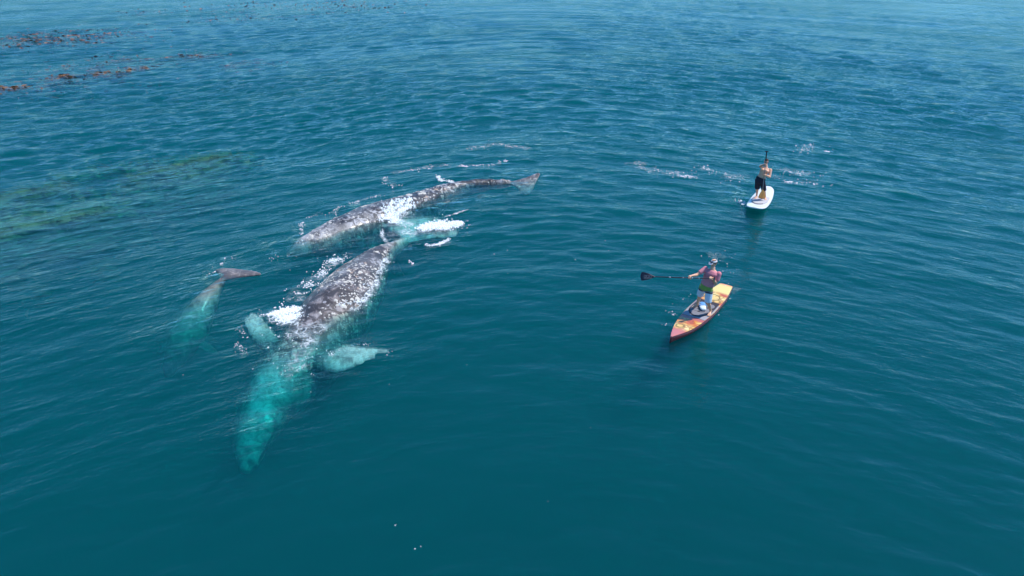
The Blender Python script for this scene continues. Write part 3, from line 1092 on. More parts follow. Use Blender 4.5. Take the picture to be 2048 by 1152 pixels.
def foot(mb, ankle, toe_dir, s=1.0):
    a = Vector(ankle)
    f = Vector((toe_dir[0], toe_dir[1], 0)).normalized()
    l = Vector((-f.y, f.x, 0))
    g = a.z - 0.085
    def P(x, y, z): return Vector((a.x, a.y, 0)) + f * x + l * y + Vector((0, 0, g + z))
    mb.loft([(P(-0.062, 0, 0.028), l * 0.018, Vector((0, 0, 0.018))), (P(-0.05, 0, 0.034), l * 0.030, Vector((0, 0, 0.032))),
             (P(-0.01, 0, 0.045), l * 0.034, Vector((0, 0, 0.044))), (P(0.06, 0, 0.036), l * 0.037, Vector((0, 0, 0.035))),
             (P(0.12, 0, 0.024), l * 0.045, Vector((0, 0, 0.023))), (P(0.155, 0, 0.017), l * 0.046, Vector((0, 0, 0.016)))], 16)
    for k, (y, ln, r) in enumerate(((-0.032, 0.045, 0.0145), (-0.010, 0.046, 0.011), (0.008, 0.040, 0.0105), (0.024, 0.033, 0.010), (0.038, 0.024, 0.009))):
        sgn = s
        mb.limb([(P(0.145, y * sgn, r + 0.002), r), (P(0.155 + ln, y * sgn * 1.05, r), r * 0.9)], 8)
    mb.limb([(P(-0.004, 0, 0.05), 0.036), (a + Vector((0, 0, 0.02)), 0.033)], 12)


def head(mb, c, fwd, up=(0, 0, 1)):
    """returns a function from head coordinates (forward, left, up) to the world"""
    f = Vector(fwd).normalized(); u0 = Vector(up)
    l = u0.cross(f).normalized(); u = f.cross(l).normalized()
    c = Vector(c)
    def P(x, y, z): return c + f * x + l * y + u * z
    M = Matrix((f, l, u)).transposed()
    mb.ball(P(-0.008, 0, 0.030), (0.096, 0.076, 0.088), M)       # skull
    mb.ball(P(0.012, 0, -0.030), (0.074, 0.062, 0.088), M)       # face
    mb.ball(P(0.048, 0, -0.088), (0.030, 0.034, 0.026), M)       # chin
    for s in (-1, 1):
        mb.ball(P(0.020, 0.044 * s, -0.060), (0.045, 0.018, 0.034), M)   # jaw
        mb.ball(P(0.060, 0.036 * s, -0.022), (0.020, 0.020, 0.018), M)   # cheek
        mb.ball(P(-0.006, 0.078 * s, -0.012), (0.019, 0.009, 0.032), M)  # ear
    mb.ball(P(0.074, 0, 0.020), (0.018, 0.052, 0.012), M)        # brow
    mb.loft([(P(0.080, 0, 0.014), l * 0.009, f * 0.010), (P(0.092, 0, -0.012), l * 0.012, f * 0.012), (P(0.098, 0, -0.030), l * 0.018, f * 0.014), (P(0.086, 0, -0.038), l * 0.012, f * 0.010)], 12)
    mb.ball(P(0.078, 0, -0.055), (0.012, 0.024, 0.006), M)       # lips
    mb.ball(P(0.076, 0, -0.065), (0.012, 0.020, 0.006), M)
    return P, M


def torso(mb, pel, chest, f_p, f_c, m=0.0, top=True, bottom=True, build=1.0):
    """trunk from the crotch to the collar; m widens it (clothes)"""
    up = (Vector(chest) - Vector(pel)).normalized()
    l_p = up.cross(Vector(f_p)).normalized(); l_c = up.cross(Vector(f_c)).normalized()
    H = (Vector(chest) - Vector(pel)).length
    rows = [(-0.14, 0.12, 0.085, 0.0), (-0.06, 0.165, 0.115, -0.01), (0.02, 0.165, 0.115, -0.005), (0.16, 0.148, 0.102, 0.0), (0.30, 0.160, 0.112, 0.005),
            (0.42, 0.176, 0.122, 0.005), (H, 0.180, 0.108, -0.005), (H + 0.07, 0.125, 0.075, -0.015), (H + 0.10, 0.07, 0.06, -0.015)]
    st = []
    for (h, w, d, fo) in rows:
        if not bottom and h < -0.02: continue
        if not top and h > 0.05: continue
        t = min(1, max(0, h / H))
        l = l_p.lerp(l_c, t).normalized(); f = l.cross(up).normalized()
        c = Vector(pel) + up * h + f * fo
        st.append((c, l * (w * build + m), f * (d * build + m)))
    mb.loft(st, 28)
    return up, l_c


def trunk_part(st_rows, mb):
    mb.loft(st_rows, 28)


skin1 = None


def skin_mat(name, col):
    m, nt, out = material(name)
    tc = N(nt, 'ShaderNodeTexCoord')
    nz = N(nt, 'ShaderNodeTexNoise', ins={'Vector': tc.outputs['Object'], 'Scale': 9.0, 'Detail': 5.0})
    c = mix(nt, nz.outputs[0], tuple(x * 0.85 for x in col), tuple(min(1, x * 1.12) for x in col))
    p = N(nt, 'ShaderNodeBsdfPrincipled', ins={'Base Color': c, 'Roughness': 0.5, 'Subsurface Weight': 0.08, 'Subsurface Scale': 0.01})
    nt.links.new(p.outputs[0], out.inputs[0])
    return m


def rel_mesh(me, origin):
    me.transform(Matrix.Translation(-Vector(origin)))
    return me


def man_pink():
    z = DECK1 + 0.028
    RA, LA = at(1395, 607, z + 0.085), at(1421, 621, z + 0.085)
    fw = (at(1340, 681, 0.1) - at(1453, 572, 0.1)); fw.z = 0; fw.normalize()
    fc = (fw + Vector((0.12, -0.25, 0))).normalized()            # chest faces a little more to the camera
    PEL = at(1414, 571, z + 0.93); 
    CH = at(1423.5, 545, z + 1.36)
    up = (CH - PEL).normalized()
    lp = up.cross(fw).normalized(); lc = up.cross(fc).normalized()
    RH, LH = PEL - lp * 0.095 - up * 0.05, PEL + lp * 0.095 - up * 0.05
    RS, LS = CH - lc * 0.20 + up * 0.05, CH + lc * 0.20 + up * 0.035
    HD = at(1427.5, 526.0, z + 1.63)
    RG = Vector(P1_top).lerp(Vector(P1_tip), (1429 - 1379) / 148.0)
    LG = Vector(P1_top).lerp(Vector(P1_tip), (1429 - 1421) / 148.0)
    RW = RG + Vector((0.055, 0.055, 0.035)); LW = LG + Vector((0.075, 0.05, -0.01))
    RE = ik(RS, RW, 0.30, 0.27, (-0.2, 0.4, -1)); LE = ik(LS, LW, 0.30, 0.27, (1.0, 0.6, -0.8))
    RK = ik(RH, RA, 0.43, 0.42, tuple(fw)); LK = ik(LH, LA, 0.43, 0.42, tuple(fw))
    org = Vector(((RA.x + LA.x) / 2, (RA.y + LA.y) / 2, z))
    hdir = Vector((-0.80, -0.45, -0.12)).normalized()             # looks towards the whales
    mb = MB()
    torso(mb, PEL, CH, fw, fc)
    for (S_, E_, W_, G_, ts) in ((RS, RE, RW, RG, 1), (LS, LE, LW, LG, 1)):
        mb.limb([(S_, 0.066), (S_.lerp(E_, 0.35), 0.056), (S_.lerp(E_, 0.75), 0.046), (E_, 0.041)], 14)
        mb.limb([(E_, 0.041), (E_.lerp(W_, 0.28), 0.045), (E_.lerp(W_, 0.7), 0.033), (W_, 0.026)], 14)
        hand(mb, W_, G_, ax1 * -1, ts)
    for (H_, K_, A_) in ((RH, RK, RA), (LH, LK, LA)):
        mb.limb([(H_, 0.098), (H_.lerp(K_, 0.4), 0.086), (H_.lerp(K_, 0.8), 0.064), (K_, 0.057)], 16)
        mb.limb([(K_, 0.056), (K_.lerp(A_, 0.15) , 0.055), (K_.lerp(A_, 0.33) - fw * 0.015, 0.059), (K_.lerp(A_, 0.65), 0.044), (A_, 0.034)], 16)
    foot(mb, RA, tuple((fw + Vector((-0.55, 0.15, 0))).normalized()), -1)
    foot(mb, LA, tuple((fw + Vector((0.15, -0.1, 0))).normalized()), 1)
    nb = CH + up * 0.06 - fc * 0.012
    mb.limb([(nb, 0.072), (nb.lerp(HD, 0.5) , 0.062), (HD - hdir * 0.012 - Vector((0, 0, 0.04)), 0.055)], 14)
    P, M = head(mb, HD, hdir)
    root = empty('person', org)
    tag(root, 'man in pink shirt and green and white board shorts standing on the orange board', 'person')
    me = fuse(mb, 0.0075, 2, 0.5)
    body = link_mesh('body', rel_mesh(me, org), skin_mat('tanned_skin', (0.78, 0.43, 0.27)), root)
    # shirt
    sh = MB()
    l_ = lc
    rows = []
    for (h, w, d) in ((0.03, 0.196, 0.146), (0.08, 0.192, 0.142), (0.2, 0.186, 0.136), (0.32, 0.195, 0.14), ((CH - PEL).length, 0.210, 0.130), ((CH - PEL).length + 0.06, 0.150, 0.094), ((CH - PEL).length + 0.092, 0.076, 0.068)):
        t = min(1, max(0, h / (CH - PEL).length))
        ll = lp.lerp(lc, t).normalized(); ff = ll.cross(up).normalized()
        rows.append((PEL + up * h, ll * w, ff * d))
    sh.loft(rows, 28)
    for (S_, E_) in ((RS, RE), (LS, LE)):
        sh.limb([(S_, 0.072), (S_.lerp(E_, 0.3), 0.069), (S_.lerp(E_, 0.68), 0.067)], 16, round_ends=False)
        sh.ball(S_, 0.071)
    ms = fuse(sh, 0.009, 2, 0.5)
    m, nt, out = material('shirt_pink')
    tc = N(nt, 'ShaderNodeTexCoord')
    nz = N(nt, 'ShaderNodeTexNoise', ins={'Vector': tc.outputs['Object'], 'Scale': 7.0, 'Detail': 3.0})
    c = mix(nt, nz.outputs[0], (0.68, 0.20, 0.23), (0.82, 0.32, 0.35))
    w = N(nt, 'ShaderNodeTexNoise', ins={'Vector': tc.outputs['Object'], 'Scale': 11.0, 'Detail': 2.0, 'Distortion': 0.8})
    b = N(nt, 'ShaderNodeBump', ins={'Height': w.outputs[0], 'Strength': 1.0, 'Distance': 0.02})
    p = N(nt, 'ShaderNodeBsdfPrincipled', ins={'Base Color': c, 'Roughness': 0.85, 'Normal': b.outputs[0]})
    nt.links.new(p.outputs[0], out.inputs[0])
    link_mesh('shirt', rel_mesh(ms, org), m, root)
    # chest print: small dark winged squiggle
    pr = MB()
    cc = CH - up * 0.05 + fc * 0.128 + lc * 0.02
    pr.limb([(cc - lc * 0.06 - up * 0.02 - fc * 0.006, 0.006), (cc + up * 0.012, 0.010), (cc + lc * 0.045 - up * 0.005 - fc * 0.004, 0.008), (cc + lc * 0.085 - up * 0.03 - fc * 0.016, 0.005)], 8)
    pr.limb([(cc - up * 0.03 - lc * 0.03, 0.004), (cc - up * 0.028 + lc * 0.05 - fc * 0.004, 0.005)], 8)
    link_mesh('chest_print', rel_mesh(pr.mesh(), org), plain('print_navy', (0.05, 0.06, 0.12), 0.7), root)
    # shorts
    so = MB()
    rows = []
    for (h, w, d) in ((-0.16, 0.15, 0.12), (-0.07, 0.185, 0.138), (0.02, 0.183, 0.136), (0.07, 0.176, 0.129)):
        rows.append((PEL + up * h, lp * w, fw * d))
    so.loft(rows, 28)
    for (H_, K_) in ((RH, RK), (LH, LK)):
        so.limb([(H_ - up * 0.02, 0.112), (H_.lerp(K_, 0.5), 0.106), (H_.lerp(K_, 0.96), 0.102)], 18, round_ends=False)
    mso = fuse(so, 0.009, 2, 0.5)
    m, nt, out = material('board_shorts_banded')
    tc = N(nt, 'ShaderNodeTexCoord')
    s = N(nt, 'ShaderNodeSeparateXYZ', ins={0: tc.outputs['Object']})
    wv = N(nt, 'ShaderNodeMath', operation='SINE', ins={0: math_node(nt, 'MULTIPLY', s.outputs[0], 26.0)})
    hz = math_node(nt, 'ADD', s.outputs[2], math_node(nt, 'MULTIPLY', wv.outputs[0], 0.012))
    c = ramp(nt, hz, [(0.0, (0.66, 0.78, 0.88)), (0.735, (0.025, 0.03, 0.07)), (0.775, (0.12, 0.17, 0.17)), (0.815, (0.24, 0.38, 0.08)), (0.99, (0.24, 0.38, 0.08))], 'CONSTANT')
    b = N(nt, 'ShaderNodeBump', ins={'Height': N(nt, 'ShaderNodeTexNoise', ins={'Vector': tc.outputs['Object'], 'Scale': 13.0, 'Detail': 2.0}).outputs[0], 'Strength': 1.0, 'Distance': 0.02})
    p = N(nt, 'ShaderNodeBsdfPrincipled', ins={'Base Color': c, 'Roughness': 0.8, 'Normal': b.outputs[0]})
    nt.links.new(p.outputs[0], out.inputs[0])
    link_mesh('board_shorts', rel_mesh(mso, org), m, root)
    # eyes, hair, sunglasses, cap
    black = plain('lens_black', (0.012, 0.012, 0.014), 0.15)
    for sgn in (-1, 1):
        e = MB(); e.ball(P(0.070, 0.030 * sgn, 0.002), 0.012, n=8)
        link_mesh('eye', rel_mesh(e.mesh(), org), plain('eye_white', (0.7, 0.68, 0.65), 0.3), root)
    g = MB()
    for sgn in (-1, 1):
        g.ball(P(0.084, 0.032 * sgn, 0.002), (0.007, 0.027, 0.018), M)
        g.limb([(P(0.080, 0.056 * sgn, 0.006), 0.004), (P(0.03, 0.078 * sgn, 0.004), 0.004), (P(-0.02, 0.086 * sgn, 0.0), 0.004)], 6)
    g.limb([(P(0.094, -0.01, 0.006), 0.004), (P(0.094, 0.01, 0.006), 0.004)], 6)
    link_mesh('sunglasses', rel_mesh(g.mesh(), org), black, root)
    h = MB()
    h.ball(P(-0.030, 0, 0.005), (0.085, 0.080, 0.075), M)
    link_mesh('hair', rel_mesh(h.mesh(), org), plain('hair_dark', (0.03, 0.022, 0.016), 0.8, scale=80), root)
    capm = plain('cap_white', (0.70, 0.66, 0.66), 0.8, noise=0.08)
    k = MB()
    st = []
    for q in range(9):
        a = math.pi / 2 * q / 8
        st.append((P(-0.008, 0, 0.030 + 0.082 * math.sin(a)), (P(0.106, 0, 0) - P(0, 0, 0)) * max(0.03, math.cos(a)), (P(0, 0.087, 0) - P(0, 0, 0)) * max(0.03, math.cos(a))))
    k.loft(st, 24)
    cap = link_mesh('cap', rel_mesh(k.mesh(), org), capm, root)
    st = []
    for q in range(7):
        t = q / 6
        st.append((P(0.085 + 0.085 * t, 0, 0.036 - 0.014 * t - 0.01 * t * t), P(0, 0.075 * math.sqrt(max(0.03, 1 - t ** 2.4)), 0) - P(0, 0, 0), P(0, 0, 0.0035) - P(0, 0, 0)))
    cp = link_mesh('cap_peak', rel_mesh(MB().loft(st, 16).mesh(), org), capm, cap)
    bm_ = MB()
    st = []
    for zz in (0.028, 0.052):
        st.append((P(-0.008, 0, zz), P(0.111, 0, 0) - P(0, 0, 0), P(0, 0.0915, 0) - P(0, 0, 0)))
    bm_.loft(st, 24, cap=False)
    bm_.limb([(P(0.06, 0.02, 0.098), 0.012), (P(0.0, 0.05, 0.096), 0.014), (P(-0.06, 0.04, 0.086), 0.012)], 8)
    link_mesh('cap_band', rel_mesh(bm_.mesh(), org), plain('cap_black', (0.02, 0.02, 0.025), 0.7), cap)
    g2 = MB()
    for sgn in (-1, 1):
        g2.ball(P(0.095, 0.032 * sgn, 0.075), (0.012, 0.028, 0.017), M)
    g2.limb([(P(0.095, -0.012, 0.078), 0.004), (P(0.095, 0.012, 0.078), 0.004)], 6)
    link_mesh('goggles', rel_mesh(g2.mesh(), org), black, cap)
    return root


def man_shirtless():
    z = DECK2 + 0.012
    fw = (at(1509, 415, 0.1) - at(1537, 374, 0.1)); fw.z = 0; fw.normalize()
    fw = (fw + Vector((0.10, -0.2, 0))).normalized()
    fc = (fw + Vector((-0.05, -0.25, 0))).normalized()
    RA, LA = at(1513.5, 391, z + 0.085), at(1530.5, 393, z + 0.085)
    PEL = at(1521.5, 357.5, z + 0.90)
    CH = at(1530.5, 338.5, z + 1.29)
    up = (CH - PEL).normalized()
    lp = up.cross(fw).normalized(); lc = up.cross(fc).normalized()
    RH, LH = PEL - lp * 0.095 - up * 0.05, PEL + lp * 0.095 - up * 0.05
    RS, LS = CH - lc * 0.20 + up * 0.05, CH + lc * 0.20 + up * 0.04
    HD = at(1532.5, 323.5, z + 1.58)
    T = Vector(P2_top); B = Vector(P2_tip)
    RG = T.lerp(B, (328.5 - 303) / 95.0); LG = T.lerp(B, (349.5 - 303) / 95.0)
    RW = RG + Vector((-0.04, 0.06, -0.01)); LW = LG + Vector((0.06, 0.055, 0.0))
    RE = ik(RS, RW, 0.30, 0.26, (-0.9, 0.1, -0.5)); LE = ik(LS, LW, 0.30, 0.26, (1.0, 0.5, -0.3))
    RK = ik(RH, RA, 0.42, 0.41, tuple(fw)); LK = ik(LH, LA, 0.42, 0.41, tuple(fw))
    org = Vector(((RA.x + LA.x) / 2, (RA.y + LA.y) / 2, z))
    hdir = Vector((-0.42, -0.85, -0.2)).normalized()
    mb = MB()
    torso(mb, PEL, CH, fw, fc, build=1.05)
    for s_ in (-1, 1):   # chest muscles
        mb.ball(CH - up * 0.03 + fc * 0.075 + lc * 0.085 * s_, (0.085, 0.085, 0.06))
    for (S_, E_, W_, G_, ts) in ((RS, RE, RW, RG, -1), (LS, LE, LW, LG, 1)):
        mb.limb([(S_, 0.072), (S_.lerp(E_, 0.35), 0.060), (S_.lerp(E_, 0.75), 0.049), (E_, 0.043)], 14)
        mb.limb([(E_, 0.043), (E_.lerp(W_, 0.28), 0.048), (E_.lerp(W_, 0.7), 0.035), (W_, 0.027)], 14)
        hand(mb, W_, G_, ax2 * -1, ts)
    for (H_, K_, A_) in ((RH, RK, RA), (LH, LK, LA)):
        mb.limb([(H_, 0.10), (H_.lerp(K_, 0.4), 0.088), (H_.lerp(K_, 0.8), 0.066), (K_, 0.058)], 16)
        mb.limb([(K_, 0.057), (K_.lerp(A_, 0.15), 0.056), (K_.lerp(A_, 0.33) - fw * 0.015, 0.060), (K_.lerp(A_, 0.65), 0.045), (A_, 0.034)], 16)
    foot(mb, RA, tuple((fw + Vector((-0.35, 0.1, 0))).normalized()), -1)
    foot(mb, LA, tuple((fw + Vector((0.15, -0.1, 0))).normalized()), 1)
    nb = CH + up * 0.06 - fc * 0.012
    mb.limb([(nb, 0.068), (nb.lerp(HD, 0.5), 0.058), (HD - hdir * 0.012 - Vector((0, 0, 0.04)), 0.055)], 14)
    P, M = head(mb, HD, hdir)
    root = empty('person', org)
    tag(root, 'shirtless man in black shorts standing on the white board', 'person')
    me = fuse(mb, 0.0085, 2, 0.5)
    link_mesh('body', rel_mesh(me, org), skin_mat('sunburnt_skin', (0.82, 0.44, 0.28)), root)
    so = MB()
    rows = []
    for (h, w, d) in ((-0.16, 0.15, 0.12), (-0.07, 0.192, 0.142), (0.02, 0.192, 0.142), (0.07, 0.182, 0.135)):
        rows.append((PEL + up * h, lp * w, fw * d))
    so.loft(rows, 28)
    for (H_, K_) in ((RH, RK), (LH, LK)):
        so.limb([(H_ - up * 0.02, 0.115), (H_.lerp(K_, 0.5), 0.108), (H_.lerp(K_, 1.05), 0.103)], 18, round_ends=False)
    link_mesh('shorts', rel_mesh(fuse(so, 0.01, 2, 0.5), org), plain('shorts_black', (0.012, 0.014, 0.028), 0.8, noise=0.3, scale=12, bump=0.02), root)
    for sgn in (-1, 1):
        e = MB(); e.ball(P(0.070, 0.030 * sgn, 0.002), 0.012, n=8)
        link_mesh('eye', rel_mesh(e.mesh(), org), plain('eye_white', (0.7, 0.68, 0.65), 0.3), root)
    g = MB()
    for sgn in (-1, 1):
        g.ball(P(0.084, 0.032 * sgn, 0.002), (0.007, 0.027, 0.018), M)
        g.limb([(P(0.080, 0.056 * sgn, 0.006), 0.004), (P(0.03, 0.078 * sgn, 0.004), 0.004), (P(-0.02, 0.086 * sgn, 0.0), 0.004)], 6)
    g.limb([(P(0.094, -0.01, 0.006), 0.004), (P(0.094, 0.01, 0.006), 0.004)], 6)
    link_mesh('sunglasses', rel_mesh(g.mesh(), org), plain('lens_dark', (0.012, 0.012, 0.014), 0.15), root)
    h = MB()
    h.ball(P(-0.026, 0, 0.036), (0.094, 0.083, 0.092), M)
    h.ball(P(0.035, 0.0, 0.088), (0.048, 0.058, 0.032), M)
    link_mesh('hair', rel_mesh(fuse(h, 0.012, 2), org), plain('hair_brown', (0.05, 0.03, 0.02), 0.85, noise=0.4, scale=90, bump=0.02), root)
    return root


man_pink()
man_shirtless()

# ------------------------------------------------------------------ foam
def foam_material(name, film):
    m, nt, out = material(name)
    tc = N(nt, 'ShaderNodeTexCoord')
    nz = N(nt, 'ShaderNodeTexNoise', ins={'Vector': tc.outputs['Object'], 'Scale': 18.0, 'Detail': 4.0})
    c = mix(nt, nz.outputs[0], (0.62, 0.70, 0.73), (0.92, 0.95, 0.96))
    p = N(nt, 'ShaderNodeBsdfPrincipled', ins={'Base Color': c, 'Roughness': 0.7})
    if film:   # thin film of bubbles: a torn net with holes, thicker in places, water shows between
        o = tc.outputs['Object']
        wv = N(nt, 'ShaderNodeTexNoise', ins={'Vector': o, 'Scale': 3.0, 'Detail': 3.0})
        ww = N(nt, 'ShaderNodeVectorMath', operation='MULTIPLY_ADD', ins={0: wv.outputs['Color'], 1: (0.5, 0.5, 0.0), 2: o})
        vo = N(nt, 'ShaderNodeTexVoronoi', feature='DISTANCE_TO_EDGE', ins={'Vector': ww.outputs[0], 'Scale': 4.2})
        vo2 = N(nt, 'ShaderNodeTexVoronoi', feature='DISTANCE_TO_EDGE', ins={'Vector': ww.outputs[0], 'Scale': 11.0})
        web = math_node(nt, 'ADD', ramp(nt, vo.outputs['Distance'], [(0.0, 1), (0.10, 0)]), math_node(nt, 'MULTIPLY', ramp(nt, vo2.outputs['Distance'], [(0.0, 1), (0.14, 0)]), 0.55))
        pt = N(nt, 'ShaderNodeTexNoise', ins={'Vector': o, 'Scale': 1.6, 'Detail': 5.0, 'Roughness': 0.65})
        fade = N(nt, 'ShaderNodeAttribute', attribute_name='fade').outputs['Fac']
        th = math_node(nt, 'ADD', math_node(nt, 'MULTIPLY', pt.outputs[0], 1.4), math_node(nt, 'MULTIPLY', fade, 0.75))
        dens = ramp(nt, th, [(0.95, 0), (1.35, 1)]) if False else math_node(nt, 'MAXIMUM', math_node(nt, 'MULTIPLY', math_node(nt, 'SUBTRACT', th, 0.92), 2.2), 0.0)
        al = math_node(nt, 'MINIMUM', math_node(nt, 'MULTIPLY', math_node(nt, 'MULTIPLY', dens, web), fade), 0.92)
        al = math_node(nt, 'MULTIPLY', al, 1.5)
        nt.links.new(math_node(nt, 'MINIMUM', al, 0.95), p.inputs['Alpha'])
    nt.links.new(p.outputs[0], out.inputs[0])
    return m


FOAM = foam_material('foam_white', False)
FILM = foam_material('foam_film', True)
_a = np.arange(7) * 2 * np.pi / 7


def flecks(name, label, x, y, r, hgt, zoff=0.0, mat=None, kind='stuff', seed=0, stretch=1.0, over=None):
    """low irregular lumps of froth floating at (x, y) with radius r and height hgt"""
    g = np.random.default_rng(seed)
    n = len(x)
    if n == 0: return None
    z0 = sea_height(x, y) + zoff
    if over is not None:
        z0 = np.maximum(z0, over)
    rot = g.uniform(0, 2 * np.pi, n)
    jit1 = g.uniform(0.6, 1.3, (n, 7)); jit2 = g.uniform(0.65, 1.35, (n, 7))
    ex = g.uniform(0.5, 1.0, n)
    ca, sa = np.cos(_a)[None] , np.sin(_a)[None]
    def ring(k, j, zz):
        px = k * j * ca * r[:, None] * stretch
        py = k * j * sa * (r * ex)[:, None]
        q = rot * 0.35
        X = x[:, None] + px * np.cos(q)[:, None] - py * np.sin(q)[:, None]
        Y = y[:, None] + px * np.sin(q)[:, None] + py * np.cos(q)[:, None]
        return np.stack([X, Y, np.broadcast_to((z0 + zz)[:, None], X.shape)], -1)
    top = np.stack([x, y, z0 + hgt], -1)[:, None]
    V = np.concatenate([top, ring(0.55, jit1, hgt * 0.8), ring(1.0, jit2, -0.012 + 0 * hgt)], 1)   # n,15,3
    i = np.arange(7); j = (i + 1) % 7
    tri = np.stack([np.zeros(7, int), 1 + i, 1 + j], -1)
    q1 = np.stack([1 + i, 8 + i, 8 + j], -1); q2 = np.stack([1 + i, 8 + j, 1 + j], -1)
    F = np.concatenate([tri, q1, q2])
    faces = (F[None] + (np.arange(n) * 15)[:, None, None]).reshape(-1, 3)
    me = bpy.data.meshes.new(name)
    co = V.reshape(-1, 3)
    org = np.array([x.mean(), y.mean(), 0.0])
    co = co - org
    me.vertices.add(len(co)); me.vertices.foreach_set('co', co.reshape(-1))
    me.loops.add(faces.size); me.loops.foreach_set('vertex_index', faces.reshape(-1).astype(np.int32))
    me.polygons.add(len(faces)); me.polygons.foreach_set('loop_start', (np.arange(len(faces)) * 3).astype(np.int32))
    me.update(calc_edges=True)
    o = link_mesh(name, me, mat or FOAM, loc=org)
    tag(o, label, kind=kind)
    return o


def lace(x, y, s, seed, w=0.07):
    a = vnoise(x * s + 3, y * s, seed) + 0.5 * vnoise(x * s * 2.1, y * s * 2.1 + 7, seed + 1)
    return np.abs(a - 0.75) < w


def scatter_line(pts, n, width, g, taper=False):
    """points along a pixel polyline, spread sideways by width metres"""
    W = np.array([tuple(at(px, py, 0.03))[:2] for px, py in pts])
    seg = np.linalg.norm(np.diff(W, axis=0), axis=1)
    cum = np.concatenate([[0], np.cumsum(seg)])
    t = g.uniform(0, cum[-1], n)
    x = np.interp(t, cum, W[:, 0]); y = np.interp(t, cum, W[:, 1])
    if np.isscalar(width): ww = width
    else: ww = np.interp(t, np.linspace(0, cum[-1], len(width)), width)
    return x + g.normal(0, 1, n) * ww, y + g.normal(0, 1, n) * ww


def whale_over(x, y, S_list):
    """height of the nearest whale back under (x, y), so that foam on a whale lies on its skin"""
    z = np.full(len(x), -9.0)
    for S in S_list:
        for row in S:
            d2 = (x - row[0]) ** 2 + (y - row[1]) ** 2
            t = 1 - d2 / max(row[3], 0.05) ** 2
            z = np.maximum(z, np.where(t > 0, row[2] + row[4] * np.sqrt(np.maximum(t, 0)), -9))
    return z


WH = [M_S, F_S, C_S]


def film_strips(specs, parent, strength=1.0):
    """thin sheets of foam film lying on the water along the given lines"""
    V, F, FD = [], [], []
    for (k, pts, n, wd, r0, r1, h) in specs:
        W = np.array([tuple(at(px, py, 0.03))[:2] for px, py in pts])
        if k == 'dots' and len(pts) < 3: continue
        if len(W) > 2: W = catmull(W, 6)
        seg = np.linalg.norm(np.diff(W, axis=0), axis=1); cum = np.concatenate([[0], np.cumsum(seg)])
        L = cum[-1]
        m = max(6, int(L / 0.09)); nt_ = 12
        t = np.linspace(-0.15, L + 0.15, m)
        x = np.interp(t, cum, W[:, 0]); y = np.interp(t, cum, W[:, 1])
        tx, ty = np.gradient(W[:, 0], cum), np.gradient(W[:, 1], cum)
        tx = np.interp(t, cum, tx); ty = np.interp(t, cum, ty); l = np.hypot(tx, ty); tx, ty = tx / l, ty / l
        wid = (np.interp(t, np.linspace(0, L, len(wd)), wd) if not np.isscalar(wd) else np.full(m, wd)) * {'solid': 2.0, 'lace': 1.9, 'web': 1.7, 'dots': 3.0}[k]
        wid = np.maximum(wid, 0.10) * (0.7 + 0.6 * vnoise(t * 1.7, t * 0, 5))
        b = len(V)
        for j in range(nt_ + 1):
            q = -1 + 2 * j / nt_
            X, Y = x - ty * wid * q, y + tx * wid * q
            Z = sea_height(X, Y)
            ov = whale_over(X, Y, WH)
            e = np.clip(np.minimum(t + 0.15, L + 0.15 - t) / 0.35, 0, 1)
            fd = (1 - q * q) * e * strength * {'solid': 1.0, 'lace': 0.82, 'web': 0.68, 'dots': 0.5}[k]
            fd = np.where(ov > Z + 0.05, 0, fd)
            for i in range(m):
                V.append((X[i], Y[i], Z[i] + 0.008)); FD.append(fd[i])
        for j in range(nt_):
            for i in range(m - 1):
                a = b + j * m + i
                F.append((a, a + 1, a + m + 1, a + m))
    o0 = parent.location
    me = bpy.data.meshes.new('foam_film')
    me.from_pydata([(v[0] - o0.x, v[1] - o0.y, v[2] - o0.z) for v in V], [], F)
    fa = me.attributes.new('fade', 'FLOAT', 'POINT'); fa.data.foreach_set('value', np.array(FD, dtype=np.float32))
    o = link_mesh('foam_film', me, FILM, parent)
    o['kind'] = 'stuff'


